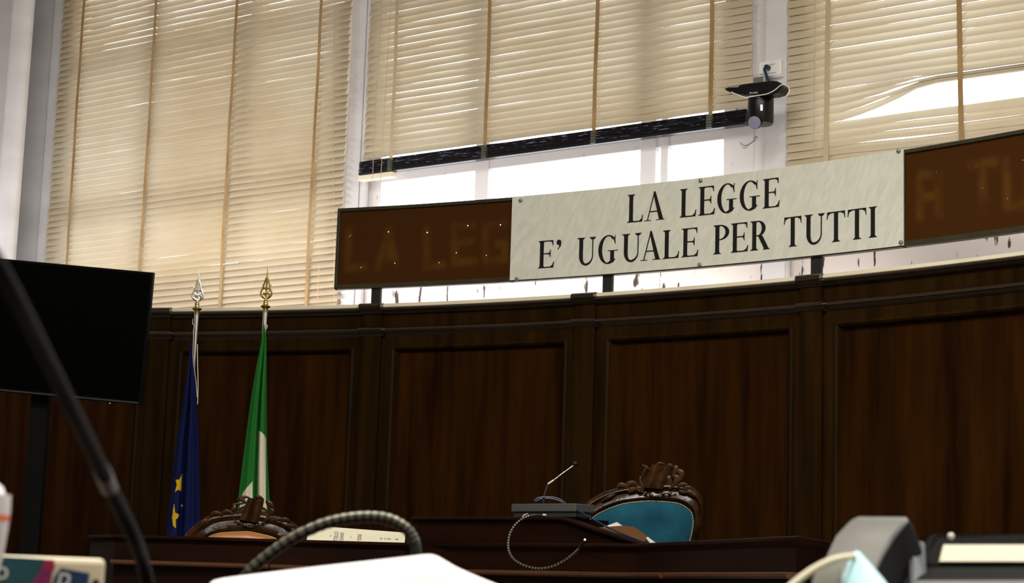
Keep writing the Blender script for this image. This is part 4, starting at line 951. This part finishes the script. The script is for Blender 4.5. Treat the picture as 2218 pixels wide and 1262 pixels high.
# bottle at the far left edge
cB = at(-32, 1180, .86); b = MB(); z1 = at(-10, 1083, .86).z; zB = at(0, 1200, .86).z
r_ = (at(16, 1150, .86)-at(-32, 1150, .86)).length
bt = thing('bottle', (cB.x, .86, DZ), 'white rounded bottle top with an orange streak cut off by the left edge', 'bottle')
b.lathe((cB.x, .86, DZ), [(r_*.5, 0), (r_*.62, .01), (r_*.66, zB-DZ-.008), (r_*.82, zB-DZ), (r_*.94, zB-DZ+.012), (r_, zB-DZ+.02), (r_*.98, zB-DZ+.027), (r_*.85, z1-DZ+.0), (r_*.6, z1-DZ+.006), (r_*.1, z1-DZ+.010)], seg=32); bbd = b.build('bottle_body', m_btl, bt, smooth=True)
zo = at(10, 1112, .86).z; b = MB(); b.lathe((cB.x, .86, zo), [(r_*.965, -.003), (r_*.99, -.003), (r_*.975, .002), (r_*.95, .002)], seg=32); b.build('orange_ring', m_orange, bt, smooth=True)
# telephone
ph = thing('telephone', (at(2000, 1262, 1.2).x, 1.2, DZ), 'grey desk telephone with handset and cream display at the lower right', 'telephone')
rows = [((1852, 1126, 1.16), (1968, 1127, 1.15)), ((1838, 1132, 1.14), (1962, 1134, 1.13)), ((1812, 1160, 1.12), (1935, 1168, 1.11)), ((1795, 1195, 1.09), (1912, 1205, 1.08)), ((1780, 1232, 1.06), (1895, 1240, 1.05)), ((1765, 1275, 1.03), (1880, 1282, 1.02)), ((1752, 1330, 1.0), (1866, 1338, .99))]
b = MB(); rings = []
for k, (l, r) in enumerate(rows):
    a, c = at(*l), at(*r); d = V((.014, .022, -.016))*(.35 if k == 0 else 1)
    e_ = (c-a)*.06; up__ = V((0, -.002, .002))
    rings.append([a, a+e_+up__, c-e_+up__, c, c+d*.5, c+d*1.0, a+d*1.0, a+d*.5])
b.loft(rings); b.build('handset', m_phone, ph, smooth=50)
b = MB(); b.loft([[r[3]+V((.0004, -.0004, 0)), r[4]+V((.001, -.0006, 0)), r[5]+V((.001, 0, -.0005)), r[4]*.5+r[5]*.5+V((-.002, .004, 0))] for r in rings]); b.build('handset_shaded_side', m_matt, ph, smooth=50)  # near-black skin puts the shade of the right side into the colour
def slab(name, pts, ext, m, bev=.003, **k):
    b = MB(); b.prism([at(*q) for q in pts], ext); return b.build(name, m, ph, bevel=bev, **k)
slab('handset_cradle', [(1968, 1168, 1.16), (2006, 1170, 1.17), (2010, 1270, 1.12), (1975, 1330, 1.05)], V((.0, .04, -.012)), m_greyd)
slab('display_housing', [(2012, 1160, 1.20), (2030, 1153, 1.20), (2300, 1153, 1.20), (2300, 1226, 1.17), (2004, 1226, 1.17), (1998, 1200, 1.18)], V((0, .03, -.01)), m_matt)
slab('display', [(2044, 1179, 1.185), (2290, 1179, 1.185), (2290, 1215, 1.17), (2035, 1215, 1.17)], V((0, .004, -.002)), m_lcd, 0)
slab('phone_body', [(1990, 1226, 1.17), (2300, 1226, 1.17), (2300, 1262, 1.08), (1980, 1262, 1.08)], V((0, .03, -.03)), m_matt)
slab('phone_front', [(1980, 1254, 1.07), (2300, 1254, 1.07), (2300, 1340, 1.0), (1970, 1340, 1.0)], V((0, .05, -.03)), m_phone)
b = MB(); fz = at(1980, 1340, 1.0).z; b.box(at(1985, 1262, 1.1).x, at(2300, 1262, 1.1).x, 1.02, 1.22, DZ, fz+.01); b.build('phone_base', m_greyd, ph, bevel=.004)
b = MB(); b.ball(at(2060, 1161, 1.19), .0022, .002, .0022); b.build('button', m_box, ph, smooth=True)
# face mask
mk = thing('face_mask', (at(1850, 1262, .95).x, .95, DZ), 'light blue fabric face mask with a cream edge lying against the telephone handset', 'mask')
b = MB()
tp = [(1838, 1206, .97), (1856, 1193, .96), (1872, 1206, .96), (1895, 1232, .95), (1920, 1262, .94), (1950, 1310, .93)]
lo_ = [(1823, 1250, .955), (1832, 1290, .94), (1848, 1310, .935), (1870, 1330, .93), (1900, 1345, .925), (1948, 1350, .92)]
A1 = catmull([at(*q) for q in tp], 4); B1 = catmull([at(*q) for q in lo_], 4)
rings = []
for k in range(6):
    s_ = k/5; rings.append([a*(1-s_)+c*s_+V((0, -.004*math.sin(math.pi*s_), 0)) for a, c in zip(A1, B1)])
b.loft(rings, closed=False); ob = b.build('mask_cloth', m_maskb, mk, smooth=60); sd = ob.modifiers.new('thick', 'SOLIDIFY'); sd.thickness = .001
b = MB(); c = catmull([at(*q) for q in ((1690, 1290, .93), (1722, 1262, .935), (1760, 1234, .94), (1795, 1216, .945), (1825, 1208, .95), (1850, 1205, .955))], 6); b.tube(c, .0019, 10, sx=1.0, sy=1.0); b.build('cream_edge', m_maskc, mk, smooth=True)
b = MB(); A1 = catmull([at(*q) for q in ((1765, 1240, .955), (1795, 1224, .96), (1822, 1218, .965))], 4); B1 = catmull([at(*q) for q in ((1750, 1330, .94), (1785, 1330, .945), (1824, 1330, .95))], 4)
b.loft([A1, [(a+c)/2+V((0, .006, 0)) for a, c in zip(A1, B1)], B1], closed=False); ob = b.build('mask_inside', mat('grey_mask_fabric', (.22, .22, .18), .85, .1), mk, smooth=60); sd = ob.modifiers.new('thick', 'SOLIDIFY'); sd.thickness = .0008
